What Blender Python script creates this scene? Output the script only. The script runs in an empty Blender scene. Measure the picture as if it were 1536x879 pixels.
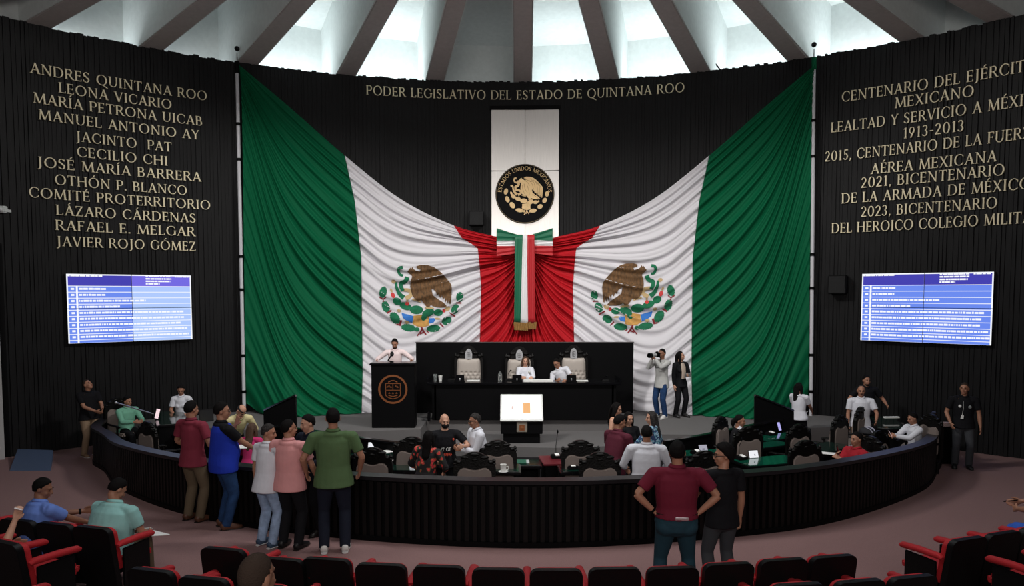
import bpy, bmesh, math, random
from mathutils import Vector, Matrix, Euler
from mathutils.geometry import delaunay_2d_cdt, tessellate_polygon

random.seed(7)
PI = math.pi
R = math.radians
SC = bpy.context.scene
COL = SC.collection

# ------------------------------------------------------------------ camera
F, HOR, PIT, CZ = 1100.0, 440.0, 0.061, 3.6
PP = HOR + F * math.tan(PIT)
cam_data = bpy.data.cameras.new('camera')
cam = bpy.data.objects.new('camera', cam_data)
COL.objects.link(cam)
cam.location = (0, 0, CZ)
cam.rotation_euler = (PI / 2 - PIT, 0, 0)
cam_data.sensor_width = 36.0
cam_data.lens = F / 1536 * 36.0
cam_data.shift_y = (PP - 439.5) / 1536
cam_data.clip_end = 200
SC.camera = cam
# ------------------------------------------------------------------ world, lights, exposure
SC.view_settings.view_transform = 'Standard'
SC.view_settings.look = 'None'
SC.view_settings.gamma = 1.0
SC.view_settings.use_curve_mapping = False
SC.view_settings.exposure = 0.0
world = bpy.data.worlds.new('world')
SC.world = world
world.use_nodes = True
world.node_tree.nodes['Background'].inputs[0].default_value = (0.75, 0.82, 1.0, 1)
world.node_tree.nodes['Background'].inputs[1].default_value = 0.02


def area_light(name, loc, target, sx, sy, power, col=(1, 1, 1), spread=180):
    d = bpy.data.lights.new(name, 'AREA')
    d.shape = 'RECTANGLE'
    d.size, d.size_y, d.energy, d.color = sx, sy, power, col
    d.spread = R(spread)
    o = bpy.data.objects.new(name, d)
    COL.objects.link(o)
    o.location = loc
    o.rotation_euler = (Vector(target) - Vector(loc)).to_track_quat('-Z', 'Y').to_euler()
    return o


area_light('stage_flood_light', (-6.5, 9.5, 12.0), (3, 20, 4.0), 2.0, 0.9, 440, (1.0, 0.97, 0.93), 110)
area_light('stage_flood_light', (6.5, 9.5, 12.0), (-3, 20, 4.0), 2.0, 0.9, 440, (1.0, 0.97, 0.93), 110)
area_light('skylight', (0.3, 11.2, 12.8), (0.3, 12.0, 0), 4.2, 4.2, 260, (0.93, 0.97, 1.0), 120)
area_light('house_light', (0, 2.0, 11.0), (0, 8.5, 0), 9, 3, 80, (1.0, 0.93, 0.9), 140)
area_light('beam_fill_light', (0, -2.5, 5.5), (0, 20, 9.5), 9, 2, 310, (1.0, 0.94, 0.9), 120)  # unseen fill added behind the camera to brighten beam undersides and lettering

# ------------------------------------------------------------------ pixel helpers (1536 x 879 frame)
CP, SP = math.cos(PIT), math.sin(PIT)
WXC, WYC, WR, WTOP = -0.098, 6.427, 14.573, CZ + 5.93


def ray(px, py):
    a, b = (px - 768) / F, -(py - PP) / F
    return Vector((a, CP + b * SP, -SP + b * CP))


ORG = Vector((0, 0, CZ))


def at_y(px, py, Y):
    d = ray(px, py)
    return ORG + d * (Y / d.y)


def at_z(px, py, z):
    d = ray(px, py)
    return ORG + d * ((z - CZ) / d.z)


def at_wall(px, py, off=0.0):
    d = ray(px, py)
    r = WR - off
    A = d.x ** 2 + d.y ** 2
    B = -2 * (d.x * WXC + d.y * WYC)
    C_ = WXC ** 2 + WYC ** 2 - r * r
    t = (-B + math.sqrt(max(B * B - 4 * A * C_, 0))) / (2 * A)
    return ORG + d * t


def wall_pt(th, z, off=0.0):
    r = WR - off
    return Vector((WXC + r * math.sin(th), WYC + r * math.cos(th), z))


def wall_th(p):
    return math.atan2(p.x - WXC, p.y - WYC)


# ------------------------------------------------------------------ materials
_mats = {}


def mat(name, col, rough=0.6, metal=0.0, bump=0.0, scale=40.0, var=0.0, spec=0.5, emit=None, estr=1.0, sheen=0.0, coat=0.0, stretch=None):
    if name in _mats:
        return _mats[name]
    m = bpy.data.materials.new(name)
    m.use_nodes = True
    nt = m.node_tree
    b = nt.nodes['Principled BSDF']
    b.inputs['Base Color'].default_value = (*col, 1)
    b.inputs['Roughness'].default_value = rough
    b.inputs['Metallic'].default_value = metal
    b.inputs['Specular IOR Level'].default_value = spec
    if coat:
        b.inputs['Coat Weight'].default_value = coat
        b.inputs['Coat Roughness'].default_value = 0.08
    if sheen:
        b.inputs['Sheen Weight'].default_value = sheen
    if emit:
        b.inputs['Emission Color'].default_value = (*emit, 1)
        b.inputs['Emission Strength'].default_value = estr
    if bump or var:
        tc = nt.nodes.new('ShaderNodeTexCoord')
        n = nt.nodes.new('ShaderNodeTexNoise')
        n.inputs['Scale'].default_value = scale
        n.inputs['Detail'].default_value = 4
        if stretch:
            mp = nt.nodes.new('ShaderNodeMapping')
            mp.inputs['Scale'].default_value = stretch
            nt.links.new(tc.outputs['Object'], mp.inputs[0])
            nt.links.new(mp.outputs[0], n.inputs['Vector'])
        else:
            nt.links.new(tc.outputs['Object'], n.inputs['Vector'])
        if bump:
            bp = nt.nodes.new('ShaderNodeBump')
            bp.inputs['Strength'].default_value = bump
            bp.inputs['Distance'].default_value = 0.02
            nt.links.new(n.outputs['Fac'], bp.inputs['Height'])
            nt.links.new(bp.outputs[0], b.inputs['Normal'])
        if var:
            cr = nt.nodes.new('ShaderNodeValToRGB')
            e = cr.color_ramp.elements
            e[0].position, e[1].position = 0.3, 0.7
            e[0].color = (*[max(c * (1 - var), 0) for c in col], 1)
            e[1].color = (*[min(c * (1 + var), 1) for c in col], 1)
            nt.links.new(n.outputs['Fac'], cr.inputs[0])
            nt.links.new(cr.outputs[0], b.inputs['Base Color'])
    _mats[name] = m
    return m


def pattern_mat(name, stops, scale=14.0, rough=0.8):
    """cells of several print colours (blouses)"""
    if name in _mats:
        return _mats[name]
    m = bpy.data.materials.new(name)
    m.use_nodes = True
    nt = m.node_tree
    b = nt.nodes['Principled BSDF']
    b.inputs['Roughness'].default_value = rough
    tc = nt.nodes.new('ShaderNodeTexCoord')
    v = nt.nodes.new('ShaderNodeTexVoronoi')
    v.inputs['Scale'].default_value = scale
    nz = nt.nodes.new('ShaderNodeTexNoise')
    nz.inputs['Scale'].default_value = scale * 1.2
    mx = nt.nodes.new('ShaderNodeMix')
    mx.data_type = 'VECTOR'
    mx.inputs[0].default_value = 0.08
    nt.links.new(tc.outputs['Object'], nz.inputs['Vector'])
    nt.links.new(tc.outputs['Object'], mx.inputs[4])
    nt.links.new(nz.outputs['Color'], mx.inputs[5])
    nt.links.new(mx.outputs[1], v.inputs['Vector'])
    cr = nt.nodes.new('ShaderNodeValToRGB')
    cr.color_ramp.interpolation = 'CONSTANT'
    els = cr.color_ramp.elements
    els.remove(els[1])
    els[0].position = 0.0
    els[0].color = (*stops[0][1], 1)
    for p, c in stops[1:]:
        els.new(p).color = (*c, 1)
    nt.links.new(v.outputs['Distance'], cr.inputs[0])
    nt.links.new(cr.outputs[0], b.inputs['Base Color'])
    _mats[name] = m
    return m


# ------------------------------------------------------------------ mesh helpers
class MB:
    def __init__(s):
        s.v, s.f = [], []

    def add(s, vs, fs):
        k = len(s.v)
        s.v += [tuple(x) for x in vs]
        s.f += [tuple(i + k for i in f) for f in fs]
        return s

    def box(s, c, size, rot=None, taper=1.0):
        hx, hy, hz = size[0] / 2, size[1] / 2, size[2] / 2
        vs = []
        for z, t in ((-hz, 1), (hz, taper)):
            for x, y in ((-hx, -hy), (hx, -hy), (hx, hy), (-hx, hy)):
                p = Vector((x * t, y * t, z))
                if rot is not None:
                    p = rot @ p
                vs.append(p + Vector(c))
        return s.add(vs, [(3, 2, 1, 0), (4, 5, 6, 7), (0, 1, 5, 4), (1, 2, 6, 5), (2, 3, 7, 6), (3, 0, 4, 7)])

    def loft(s, path, radii, ref=(1, 0, 0), n=12, pw=1.0):
        """closed tube of elliptic rings; radii (a,b): a along ref"""
        path = [Vector(p) for p in path]
        ref = Vector(ref)
        vs, fs = [], []
        m = len(path)
        for i, p in enumerate(path):
            t = (path[min(i + 1, m - 1)] - path[max(i - 1, 0)])
            t = t.normalized() if t.length > 1e-9 else Vector((0, 0, 1))
            a = ref - t * ref.dot(t)
            if a.length < 1e-4:
                a = t.orthogonal()
            a.normalize()
            b = t.cross(a)
            ra, rb = radii[i] if isinstance(radii[i], (tuple, list)) else (radii[i], radii[i])
            for k in range(n):
                c, q = math.cos(2 * PI * k / n), math.sin(2 * PI * k / n)
                if pw != 1.0:
                    c = math.copysign(abs(c) ** pw, c)
                    q = math.copysign(abs(q) ** pw, q)
                vs.append(p + a * (ra * c) + b * (rb * q))
        for i in range(m - 1):
            for k in range(n):
                k2 = (k + 1) % n
                fs.append((i * n + k, i * n + k2, (i + 1) * n + k2, (i + 1) * n + k))
        fs.append(tuple(reversed(range(n))))
        fs.append(tuple((m - 1) * n + k for k in range(n)))
        return s.add(vs, fs)

    def ell(s, c, r, rot=None, nu=16, nv=10, fn=None):
        c = Vector(c)
        vs, fs = [], []
        for j in range(nv + 1):
            ph = PI * j / nv
            for i in range(nu):
                th = 2 * PI * i / nu
                d = Vector((math.sin(ph) * math.cos(th), math.sin(ph) * math.sin(th), math.cos(ph)))
                k = fn(d) if fn else 1.0
                p = Vector((d.x * r[0] * k, d.y * r[1] * k, d.z * r[2] * k))
                if rot is not None:
                    p = rot @ p
                vs.append(c + p)
        for j in range(nv):
            for i in range(nu):
                i2 = (i + 1) % nu
                fs.append((j * nu + i, (j + 1) * nu + i, (j + 1) * nu + i2, j * nu + i2))
        return s.add(vs, fs)

    def lathe(s, prof, c=(0, 0, 0), n=20, rot=None):
        c = Vector(c)
        vs, fs = [], []
        for (r, z) in prof:
            for k in range(n):
                p = Vector((r * math.cos(2 * PI * k / n), r * math.sin(2 * PI * k / n), z))
                if rot is not None:
                    p = rot @ p
                vs.append(c + p)
        m = len(prof)
        for i in range(m - 1):
            for k in range(n):
                k2 = (k + 1) % n
                fs.append((i * n + k, i * n + k2, (i + 1) * n + k2, (i + 1) * n + k))
        fs.append(tuple(reversed(range(n))))
        fs.append(tuple((m - 1) * n + k for k in range(n)))
        return s.add(vs, fs)

    def prism(s, poly, fn0, fn1):
        """polygon (2d list) extruded between two 3d maps"""
        n = len(poly)
        vs = [fn0(*p) for p in poly] + [fn1(*p) for p in poly]
        tris = tessellate_polygon([[Vector((p[0], p[1], 0)) for p in poly]])
        fs = [tuple(t) for t in tris] + [tuple(i + n for i in reversed(t)) for t in tris]
        fs += [(i, i + n, (i + 1) % n + n, (i + 1) % n) for i in range(n)]
        return s.add(vs, fs)

    def mesh(s, name):
        me = bpy.data.meshes.new(name)
        me.from_pydata(s.v, [], s.f)
        bm = bmesh.new()
        bm.from_mesh(me)
        bmesh.ops.recalc_face_normals(bm, faces=bm.faces)
        bm.to_mesh(me)
        bm.free()
        return me

    def build(s, name, m, parent=None, smooth=False, bevel=0.0, angle=40):
        me = s.mesh(name)
        return link(name, me, m, parent, smooth, bevel, angle)


def link(name, me, m, parent=None, smooth=False, bevel=0.0, angle=40):
    if bevel:
        bm = bmesh.new()
        bm.from_mesh(me)
        bmesh.ops.remove_doubles(bm, verts=bm.verts, dist=1e-5)
        es = [e for e in bm.edges if len(e.link_faces) == 2 and e.calc_face_angle() > 0.6]
        bmesh.ops.bevel(bm, geom=es, offset=bevel, segments=2, affect='EDGES', clamp_overlap=True)
        bm.to_mesh(me)
        bm.free()
    if smooth:
        for p in me.polygons:
            p.use_smooth = True
        try:
            me.set_sharp_from_angle(angle=R(angle))
        except Exception:
            pass
    o = bpy.data.objects.new(name, me)
    if m:
        me.materials.append(m)
    COL.objects.link(o)
    if parent is not None:
        o.parent = parent
    return o


def fuse(mb, voxel=0.01, smooth=4, name='fused'):
    """one continuous surface out of overlapping closed shapes"""
    me = mb.mesh(name)
    o = bpy.data.objects.new(name, me)
    COL.objects.link(o)
    r = o.modifiers.new('r', 'REMESH')
    r.mode = 'VOXEL'
    r.voxel_size = voxel
    if smooth:
        q = o.modifiers.new('s', 'SMOOTH')
        q.factor = 0.5
        q.iterations = smooth
    dg = bpy.context.evaluated_depsgraph_get()
    out = bpy.data.meshes.new_from_object(o.evaluated_get(dg))
    out.name = name
    bpy.data.objects.remove(o)
    bpy.data.meshes.remove(me)
    return out


def tag(o, label, cat, group=None, kind=None):
    if label:
        o['label'] = label
    if cat:
        o['category'] = cat
    if group:
        o['group'] = group
    if kind:
        o['kind'] = kind
    return o


def thing(name, label, cat, loc=(0, 0, 0), rz=0.0, group=None):
    o = bpy.data.objects.new(name, None)
    o.empty_display_size = 0.1
    COL.objects.link(o)
    o.location = loc
    o.rotation_euler = (0, 0, rz)
    return tag(o, label, cat, group)


def struct(o):
    o['kind'] = 'structure'
    return o


def dup(root, loc, rz, label=None, group=None):
    r = root.copy()
    COL.objects.link(r)
    r.location = loc
    r.rotation_euler = (0, 0, rz)
    if label:
        r['label'] = label
    if group:
        r['group'] = group
    for ch in list(root.children):
        c = ch.copy()
        COL.objects.link(c)
        c.parent = r
        for g in ch.children:
            d = g.copy()
            COL.objects.link(d)
            d.parent = c
    return r


def lerp(a, b, t):
    return a + (b - a) * t


def interp(tab, x):
    if x <= tab[0][0]:
        return tab[0][1]
    for (x0, y0), (x1, y1) in zip(tab, tab[1:]):
        if x <= x1:
            return y0 + (y1 - y0) * (x - x0) / (x1 - x0)
    return tab[-1][1]


def spline(pts, n):
    """Catmull-Rom through 2d/3d points, n samples a span"""
    P = [Vector(p) for p in pts]
    P = [P[0] * 2 - P[1]] + P + [P[-1] * 2 - P[-2]]
    out = []
    for i in range(1, len(P) - 2):
        for k in range(n):
            t = k / n
            p0, p1, p2, p3 = P[i - 1], P[i], P[i + 1], P[i + 2]
            out.append(0.5 * ((2 * p1) + (p2 - p0) * t + (2 * p0 - 5 * p1 + 4 * p2 - p3) * t * t + (3 * p1 - p0 - 3 * p2 + p3) * t ** 3))
    out.append(P[-2])
    return out


# ------------------------------------------------------------------ shared materials
M_black = mat('black_paint', (0.003, 0.003, 0.0035), 0.5, bump=0.1, scale=30, spec=0.08)
M_blackgloss = mat('black_lacquer', (0.004, 0.004, 0.005), 0.18, bump=0.02, scale=12, spec=0.25)
M_wood = mat('black_carved_wood', (0.003, 0.0026, 0.0024), 0.42, bump=0.35, scale=45, spec=0.22)
M_wall = mat('black_slats', (0.0050, 0.0050, 0.0058), 0.55, bump=0.25, scale=6, var=0.35, spec=0.22, stretch=(6, 6, 0.6))
M_gold = mat('gilded_letter', (0.93, 0.83, 0.57), 0.5, 0.0, bump=0.05, scale=20)
M_goldmetal = mat('gilded_relief', (0.70, 0.50, 0.26), 0.38, 0.55, bump=0.6, scale=60)
M_steel = mat('brushed_steel', (0.66, 0.645, 0.62), 0.33, 1.0, bump=0.05, scale=3, var=0.06, stretch=(40, 40, 1))
M_white = mat('white_plaster', (0.74, 0.78, 0.77), 0.85, bump=0.12, scale=8, var=0.04)
M_beam = mat('grey_concrete', (0.50, 0.46, 0.45), 0.85, bump=0.15, scale=10, var=0.06)
M_stage = mat('grey_stage_carpet', (0.135, 0.128, 0.128), 0.95, bump=0.4, scale=160, var=0.12)
M_carpet = mat('mauve_carpet', (0.265, 0.150, 0.145), 0.95, bump=0.5, scale=120, var=0.16)
M_paper = mat('white_paper', (0.8, 0.8, 0.78), 0.8, bump=0.02, scale=20)
M_chrome = mat('pale_metal', (0.72, 0.72, 0.74), 0.3, 0.8, bump=0.02, scale=20)
M_taupe = mat('taupe_upholstery', (0.21, 0.17, 0.152), 0.9, bump=0.15, scale=150, var=0.06)
M_beige = mat('beige_leather', (0.44, 0.39, 0.35), 0.6, bump=0.1, scale=60, var=0.04)
M_glass_green = mat('green_glass_top', (0.004, 0.075, 0.045), 0.08, bump=0.01, scale=5, coat=0.5)
M_red = mat('red_upholstery', (0.42, 0.008, 0.014), 0.75, bump=0.2, scale=120, var=0.08)
M_shell = mat('black_seat_shell', (0.003, 0.003, 0.0035), 0.5, bump=0.1, scale=60, spec=0.2)

# ================================================================== ROOM
HS_PTS = [(-9.3, 16.6), (-8.75, 15.2), (-7.95, 14.2), (-6.6, 12.35), (-4.45, 10.45), (-2.15, 9.4), (0.35, 8.98), (2.95, 9.5), (4.75, 10.4), (6.95, 12.35), (8.3, 14.2), (8.95, 15.2), (9.3, 16.2)]
HS = spline([(x, y) for x, y in HS_PTS], 16)


def slope_z(Y):
    return max(0.0, min(0.44, 1.0 - 0.0625 * Y))


def inside_hs(x, y):
    c, n = False, len(HS)
    for i in range(n):
        x1, y1 = HS[i]
        x2, y2 = HS[(i + 1) % n]
        if (y1 > y) != (y2 > y) and x < (x2 - x1) * (y - y1) / (y2 - y1) + x1:
            c = not c
    return c


def floor_z(x, y):
    # the sunken inner floor starts just inside the counter
    dx, dy = x - 0.3, y - 15.0
    l = math.hypot(dx, dy) + 1e-6
    return 0.0 if inside_hs(x + dx / l * 0.3, y + dy / l * 0.3) else slope_z(y)


mb = MB()
nx, ny, st = 176, 128, 0.17
for j in range(ny + 1):
    for i in range(nx + 1):
        x, y = -15 + i * st, 0.2 + j * st
        mb.v.append((x, y, floor_z(x, y)))
for j in range(ny):
    for i in range(nx):
        a = j * (nx + 1) + i
        mb.f.append((a, a + 1, a + nx + 2, a + nx + 1))
fl_ = struct(mb.build('floor', M_carpet, smooth=True))
# the sunken floor inside the horseshoe has a near black carpet
fl_.data.materials.append(mat('dark_carpet', (0.012, 0.011, 0.012), 0.95, bump=0.4, scale=120, spec=0.1))
for p in fl_.data.polygons:
    if p.center.z < 0.001 and inside_hs(p.center.x, p.center.y):
        p.material_index = 1

# back wall of upright slats on a circular plan
mb = MB()
th = R(-88)
rng = random.Random(3)
zb = -0.05
while th < R(88):
    w = rng.choice((0.045, 0.06, 0.075, 0.09, 0.11)) / WR
    g = rng.choice((0.012, 0.02, 0.03)) / WR
    d = rng.choice((0.012, 0.018, 0.025, 0.034))
    zt = WTOP + rng.uniform(-0.025, 0.025)
    k = len(mb.v)
    for (t, off) in ((th, 0), (th, d), (th + w, d), (th + w, 0), (th + w + g, 0)):
        for z in (zb, zt):
            mb.v.append(tuple(wall_pt(t, z, off)))
    for q in range(4):
        mb.f.append((k + 2 * q, k + 2 * q + 2, k + 2 * q + 3, k + 2 * q + 1))
    # top cap to the rear face
    k2 = len(mb.v)
    mb.v += [tuple(wall_pt(th, zt, -0.12)), tuple(wall_pt(th + w + g, zt, -0.12)), tuple(wall_pt(th, zb, -0.12)), tuple(wall_pt(th + w + g, zb, -0.12))]
    mb.f += [(k + 1, k + 3, k + 5, k + 7, k + 9, k2 + 1, k2), (k2, k2 + 1, k2 + 3, k2 + 2)]
    th += w + g
struct(mb.build('wall_back', M_wall))

# pale pier at the left end
mb = MB()
pr = at_z(9, 683, 0.0)
pz = at_y(2, 376, pr.y).z
pdir = (pr - Vector((0, 0, 0))).normalized()
rotp = Matrix.Rotation(R(36), 3, 'Z')
M_pier = mat('pale_grey_paint', (0.42, 0.42, 0.42), 0.8, bump=0.05, scale=6)
pc = pr + rotp @ Vector((-0.83, -0.3, 0))
mb.box((pc.x, pc.y, pz / 2 - 0.03), (1.6, 0.6, pz + 0.06), rotp)
struct(mb.build('wall_left', M_pier, bevel=0.01))
mb = MB()
fc = pr + rotp @ Vector((0.03, -0.02, 0))
mb.box((fc.x, fc.y, pz / 2), (0.1, 0.5, pz + 0.3), rotp)
mb.box((pc.x, pc.y, pz + 0.06), (1.7, 0.7, 0.1), rotp)
struct(mb.build('trim_1', M_black, bevel=0.008))

# ---- roof: radial beams, ring wall behind the slats, soffits between the beams
AY = 10.9
apex = at_y(785, -372, AY)
AX = apex.x
beam_px = [(-60, -40), (58, 26), (228, 66), (372, 96), (520, 108), (653, 117), (784, 121), (914, 118), (1050, 107), (1196, 90), (1366, 58), (1500, 22), (1700, -60)]
beam_th, slopes, beam_rw = [], [], []
for px, py in beam_px:
    p = at_wall(px, py)
    beam_th.append(math.atan2(p.x - AX, p.y - AY))
    r = math.hypot(p.x - AX, p.y - AY)
    slopes.append((apex.z - WTOP) / r)
    beam_rw.append(r)


def rad(th, r, z, side=0.0):
    return Vector((AX + r * math.sin(th) + side * math.cos(th), AY + r * math.cos(th) - side * math.sin(th), z))


RB = 12.4           # ring wall radius about the roof axis
p_j = at_y(745, 72, AY + RB)
ZJ = p_j.z
for i, tb in enumerate(beam_th):
    p = at_wall(*beam_px[i])
    rw = math.hypot(p.x - AX, p.y - AY)
    zs = lambda r: WTOP + (apex.z - WTOP) * (rw - r) / rw
    mb = MB()
    hw, hi = 0.25, 0.19
    r0, r1, dep = RB + 0.25, 2.2, 2.3
    pts = []
    for r, w in ((r0, hw), (r1, hi)):
        z = zs(r)
        pts += [rad(tb, r, z, -w), rad(tb, r, z, w), rad(tb, r, z + dep + 0.6, w), rad(tb, r, z + dep + 0.6, -w)]
    mb.add(pts, [(0, 1, 2, 3), (7, 6, 5, 4), (0, 4, 5, 1), (1, 5, 6, 2), (2, 6, 7, 3), (3, 7, 4, 0)])
    o = struct(mb.build('ceiling_beam', M_beam, bevel=0.012))
    # white plaster cheeks on both sides of the beam
    for s in (-1, 1):
        mb = MB()
        q = []
        for r, w in ((r0, hw), (r1, hi)):
            z = zs(r) + 0.02
            for ww in (w + 0.006, w + 0.03):
                q += [rad(tb, r, z, s * ww), rad(tb, r, z + dep + 0.5, s * ww)]
        mb.add(q, [(0, 1, 3, 2), (4, 6, 7, 5), (0, 4, 5, 1), (2, 3, 7, 6), (0, 2, 6, 4), (1, 5, 7, 3)])
        struct(mb.build('ceiling_beam_lining', M_white, parent=o))
for i in range(len(beam_th) - 1):
    ta, tb = beam_th[i], beam_th[i + 1]
    mb = MB()
    a0, b0 = rad(ta, RB, 7.0), rad(tb, RB, 7.0)
    a1, b1 = rad(ta, RB + 0.15, 7.0), rad(tb, RB + 0.15, 7.0)
    mb.prism([(0, 0), (1, 0), (1, 1), (0, 1)],
             lambda u, v: Vector((lerp(a0.x, b0.x, u), lerp(a0.y, b0.y, u), lerp(6.5, ZJ + 0.1, v))),
             lambda u, v: Vector((lerp(a1.x, b1.x, u), lerp(a1.y, b1.y, u), lerp(6.5, ZJ + 0.1, v))))
    struct(mb.build('wall_upper_ring', M_white))
    mb = MB()
    c0, d0 = rad(ta, 3.0, 0), rad(tb, 3.0, 0)
    zi = ZJ + 2.1
    vs = []
    for dz in (0, 0.15):
        vs += [(a1.x, a1.y, ZJ + dz), (b1.x, b1.y, ZJ + dz), (d0.x, d0.y, zi + dz), (c0.x, c0.y, zi + dz)]
    mb.add(vs, [(0, 1, 2, 3), (7, 6, 5, 4), (0, 4, 5, 1), (1, 5, 6, 2), (2, 6, 7, 3), (3, 7, 4, 0)])
    struct(mb.build('ceiling_soffit', M_white))
# cove lamps behind the slatted wall: bays that are lit in the photo
cove = {1: 22, 2: 7, 3: 42, 4: 52, 5: 2, 6: 46, 7: 50, 8: 42, 9: 38, 10: 0.4}
for i, pw in cove.items():
    tm = (beam_th[i] + beam_th[i + 1]) / 2
    pw_wall = wall_pt(tm * 0.74, WTOP, 0)
    rr = (max(beam_rw[i], beam_rw[i + 1]) + 0.12 + RB) / 2
    p = rad(tm, rr, WTOP - 0.35)
    q = rad(tm, rr - 0.2, WTOP + 5)
    wd = rr * (beam_th[i + 1] - beam_th[i]) - 0.7
    l = area_light('cove_light', p, q, wd, 0.3, pw, (0.90, 0.97, 1.0), 170)
    l.rotation_euler = (PI, 0, -tm)

# thin conduits on the ring wall
for (xa, ya, xb, yb, w) in ((163, 0, 168, 62, 0.03), (289, 18, 292, 84, 0.02), (482, 52, 483, 108, 0.035)):
    Yd = 22.3 if xa > 400 else (20.3 if xa > 250 else 18.9)
    a, b = at_y(xa, ya, Yd), at_y(xb, yb + 6, Yd)
    mb = MB().loft([a, b], [w, w], n=8)
    tag(mb.build('conduit_pipe', M_beam, smooth=True), {163: 'thin pale conduit near the top left beams, leftmost of three', 289: 'thin grey conduit above the top of the list of names', 482: 'darker conduit in the bright bay beside the left flagpole'}[xa], 'conduit', 'conduits on the upper ring wall')
a, b = at_y(1047, 64, 20.2), at_y(1080, 104, 20.6)
mb = MB().loft([a, b], [0.02, 0.02], n=8).ell(a, (0.06, 0.06, 0.09))
tag(mb.build('spotlight_arm', M_black, smooth=True), 'small dark spotlight on an arm above the slatted wall', 'spotlight')

# ---- stage
ZS = 0.50
ZT = 0.22
xl, xr = at_z(632, 642, ZS).x, at_z(945, 645, ZS).x
def stage_front(x):
    t = x - 0.3
    if x < 0:
        return 16.05 - 0.0 * t
    return 15.5 + 0.012 * t * t


wallr = WR - 0.02
left = [(-9.2, 17.4), (-6.0, 16.5), (-3.3, 16.35), (xl, 16.6), (xl, 17.9)]
right = [(xr, 17.9), (xr, 16.5), (2.9, 16.0), (4.2, 15.95), (6.0, 16.5), (9.2, 17.4)]
back = [tuple(wall_pt(wall_th(Vector((x, 17.2, 0))) if abs(x) > 8 else math.asin((x - WXC) / WR), 0, 0.02))[:2] for x in (9.2, 7, 5, 3, 1, -1, -3, -5, -7, -9.2)]
poly = left + right + back
mb = MB().prism(poly, lambda x, y: Vector((x, y, -0.02)), lambda x, y: Vector((x, y, ZS)))
struct(mb.build('floor_stage', M_stage))
pf = [(xl - 0.2, 17.0), (xl, 16.15), (1.0, 15.9), (xr, 16.15), (xr + 0.2, 17.0), (xr, 18.0), (xl, 18.0)]
mb = MB().prism(pf, lambda x, y: Vector((x, y, -0.02)), lambda x, y: Vector((x, y, ZT)))
struct(mb.build('floor_stage_step', M_stage))

# ---- steel cladding panels in the middle of the wall
pan = thing('steel_panel', 'tall brushed steel cladding panel behind the round gold seal', 'wall panel', wall_pt(wall_th(at_wall(788, 300)), 2.5, 0.1))
xs = (737, 787.6, 838.5)
zsr = (at_wall(788, 166).z, at_wall(788, 257.5).z, 2.6)
for r_ in range(2):
    for c_ in range(2):
        t0, t1 = wall_th(at_wall(xs[c_], 300)), wall_th(at_wall(xs[c_ + 1], 300))
        e = 0.006
        z0, z1 = zsr[r_ + 1] + 0.012, zsr[r_] - 0.006
        mb = MB()
        A = [wall_pt(t0 + e / WR, z0, .11), wall_pt(t1 - e / WR, z0, .11), wall_pt(t1 - e / WR, z1, .11), wall_pt(t0 + e / WR, z1, .11)]
        B = [wall_pt(t0 + e / WR, z0, .0), wall_pt(t1 - e / WR, z0, .0), wall_pt(t1 - e / WR, z1, .0), wall_pt(t0 + e / WR, z1, .0)]
        A, B = [p - pan.location for p in A], [p - pan.location for p in B]
        mb.add(A + B, [(0, 1, 2, 3), (7, 6, 5, 4), (0, 4, 5, 1), (1, 5, 6, 2), (2, 6, 7, 3), (3, 7, 4, 0)])
        mb.build('steel_sheet', M_steel, pan, bevel=0.006)
mb = MB()
t0, t1 = wall_th(at_wall(735, 300)), wall_th(at_wall(840, 300))
for zz, h in ((zsr[0] + 0.05, 0.1),):
    A = [wall_pt(t, z, o) - pan.location for o in (0.14, 0.02) for t, z in ((t0, zz - h / 2), (t1, zz - h / 2), (t1, zz + h / 2), (t0, zz + h / 2))]
    mb.add(A, [(0, 1, 2, 3), (7, 6, 5, 4), (0, 4, 5, 1), (1, 5, 6, 2), (2, 6, 7, 3), (3, 7, 4, 0)])
mb.build('panel_head', M_black, pan)

# ================================================================== LETTERING (stroke-built roman capitals)
TH, TN, SF = 0.125, 0.052, 0.036


def bar(x0, y0, x1, y1, w):
    h = w / 2
    return [(x0 - h, y0), (x0 + h, y0), (x1 + h, y1), (x1 - h, y1)]


def hb(x0, x1, y, t=TN):
    return [(x0, y - t / 2), (x1, y - t / 2), (x1, y + t / 2), (x0, y + t / 2)]


def sf(x, y, w=0.24):
    s_ = SF if y < 0.5 else -SF
    return [(x - w / 2, y), (x + w / 2, y), (x + w / 2, y + s_ * 0.7), (x + 0.06, y + s_ * 1.6), (x - 0.06, y + s_ * 1.6), (x - w / 2, y + s_ * 0.7)]


def vs_(x, y, up=1, h=0.2):
    return [(x - TN / 2, y), (x + TN / 2, y), (x + TN * 0.4, y + up * h), (x - TN * 0.2, y + up * h)]


def arc(cx, cy, rx, ry, a0, a1, t=TH, tn=TN, n=16):
    """ring band, thick at the sides and thin at top and bottom"""
    out = []
    for k in range(n):
        q = []
        for kk in (k, k + 1):
            a = R(a0 + (a1 - a0) * kk / n)
            q.append(((cx + rx * math.cos(a), cy + ry * math.sin(a)), (cx + (rx - t) * math.cos(a), cy + (ry - tn) * math.sin(a))))
        out.append([q[0][0], q[1][0], q[1][1], q[0][1]])
    return out


def stem_(x):
    return [bar(x, 0, x, 1, TH), sf(x, 0), sf(x, 1)]


def bowl(x, y0, y1, wd):
    r = (y1 - y0) / 2
    return [hb(x, x + wd - 0.2, y0 + TN / 2), hb(x, x + wd - 0.2, y1 - TN / 2)] + arc(x + wd - 0.22, y0 + r, 0.22, r, -90, 90, TH * 0.95)


def acute(x):
    return [[(x - 0.06, 1.07), (x + 0.0, 1.07), (x + 0.17, 1.27), (x + 0.06, 1.27)]]


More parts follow.
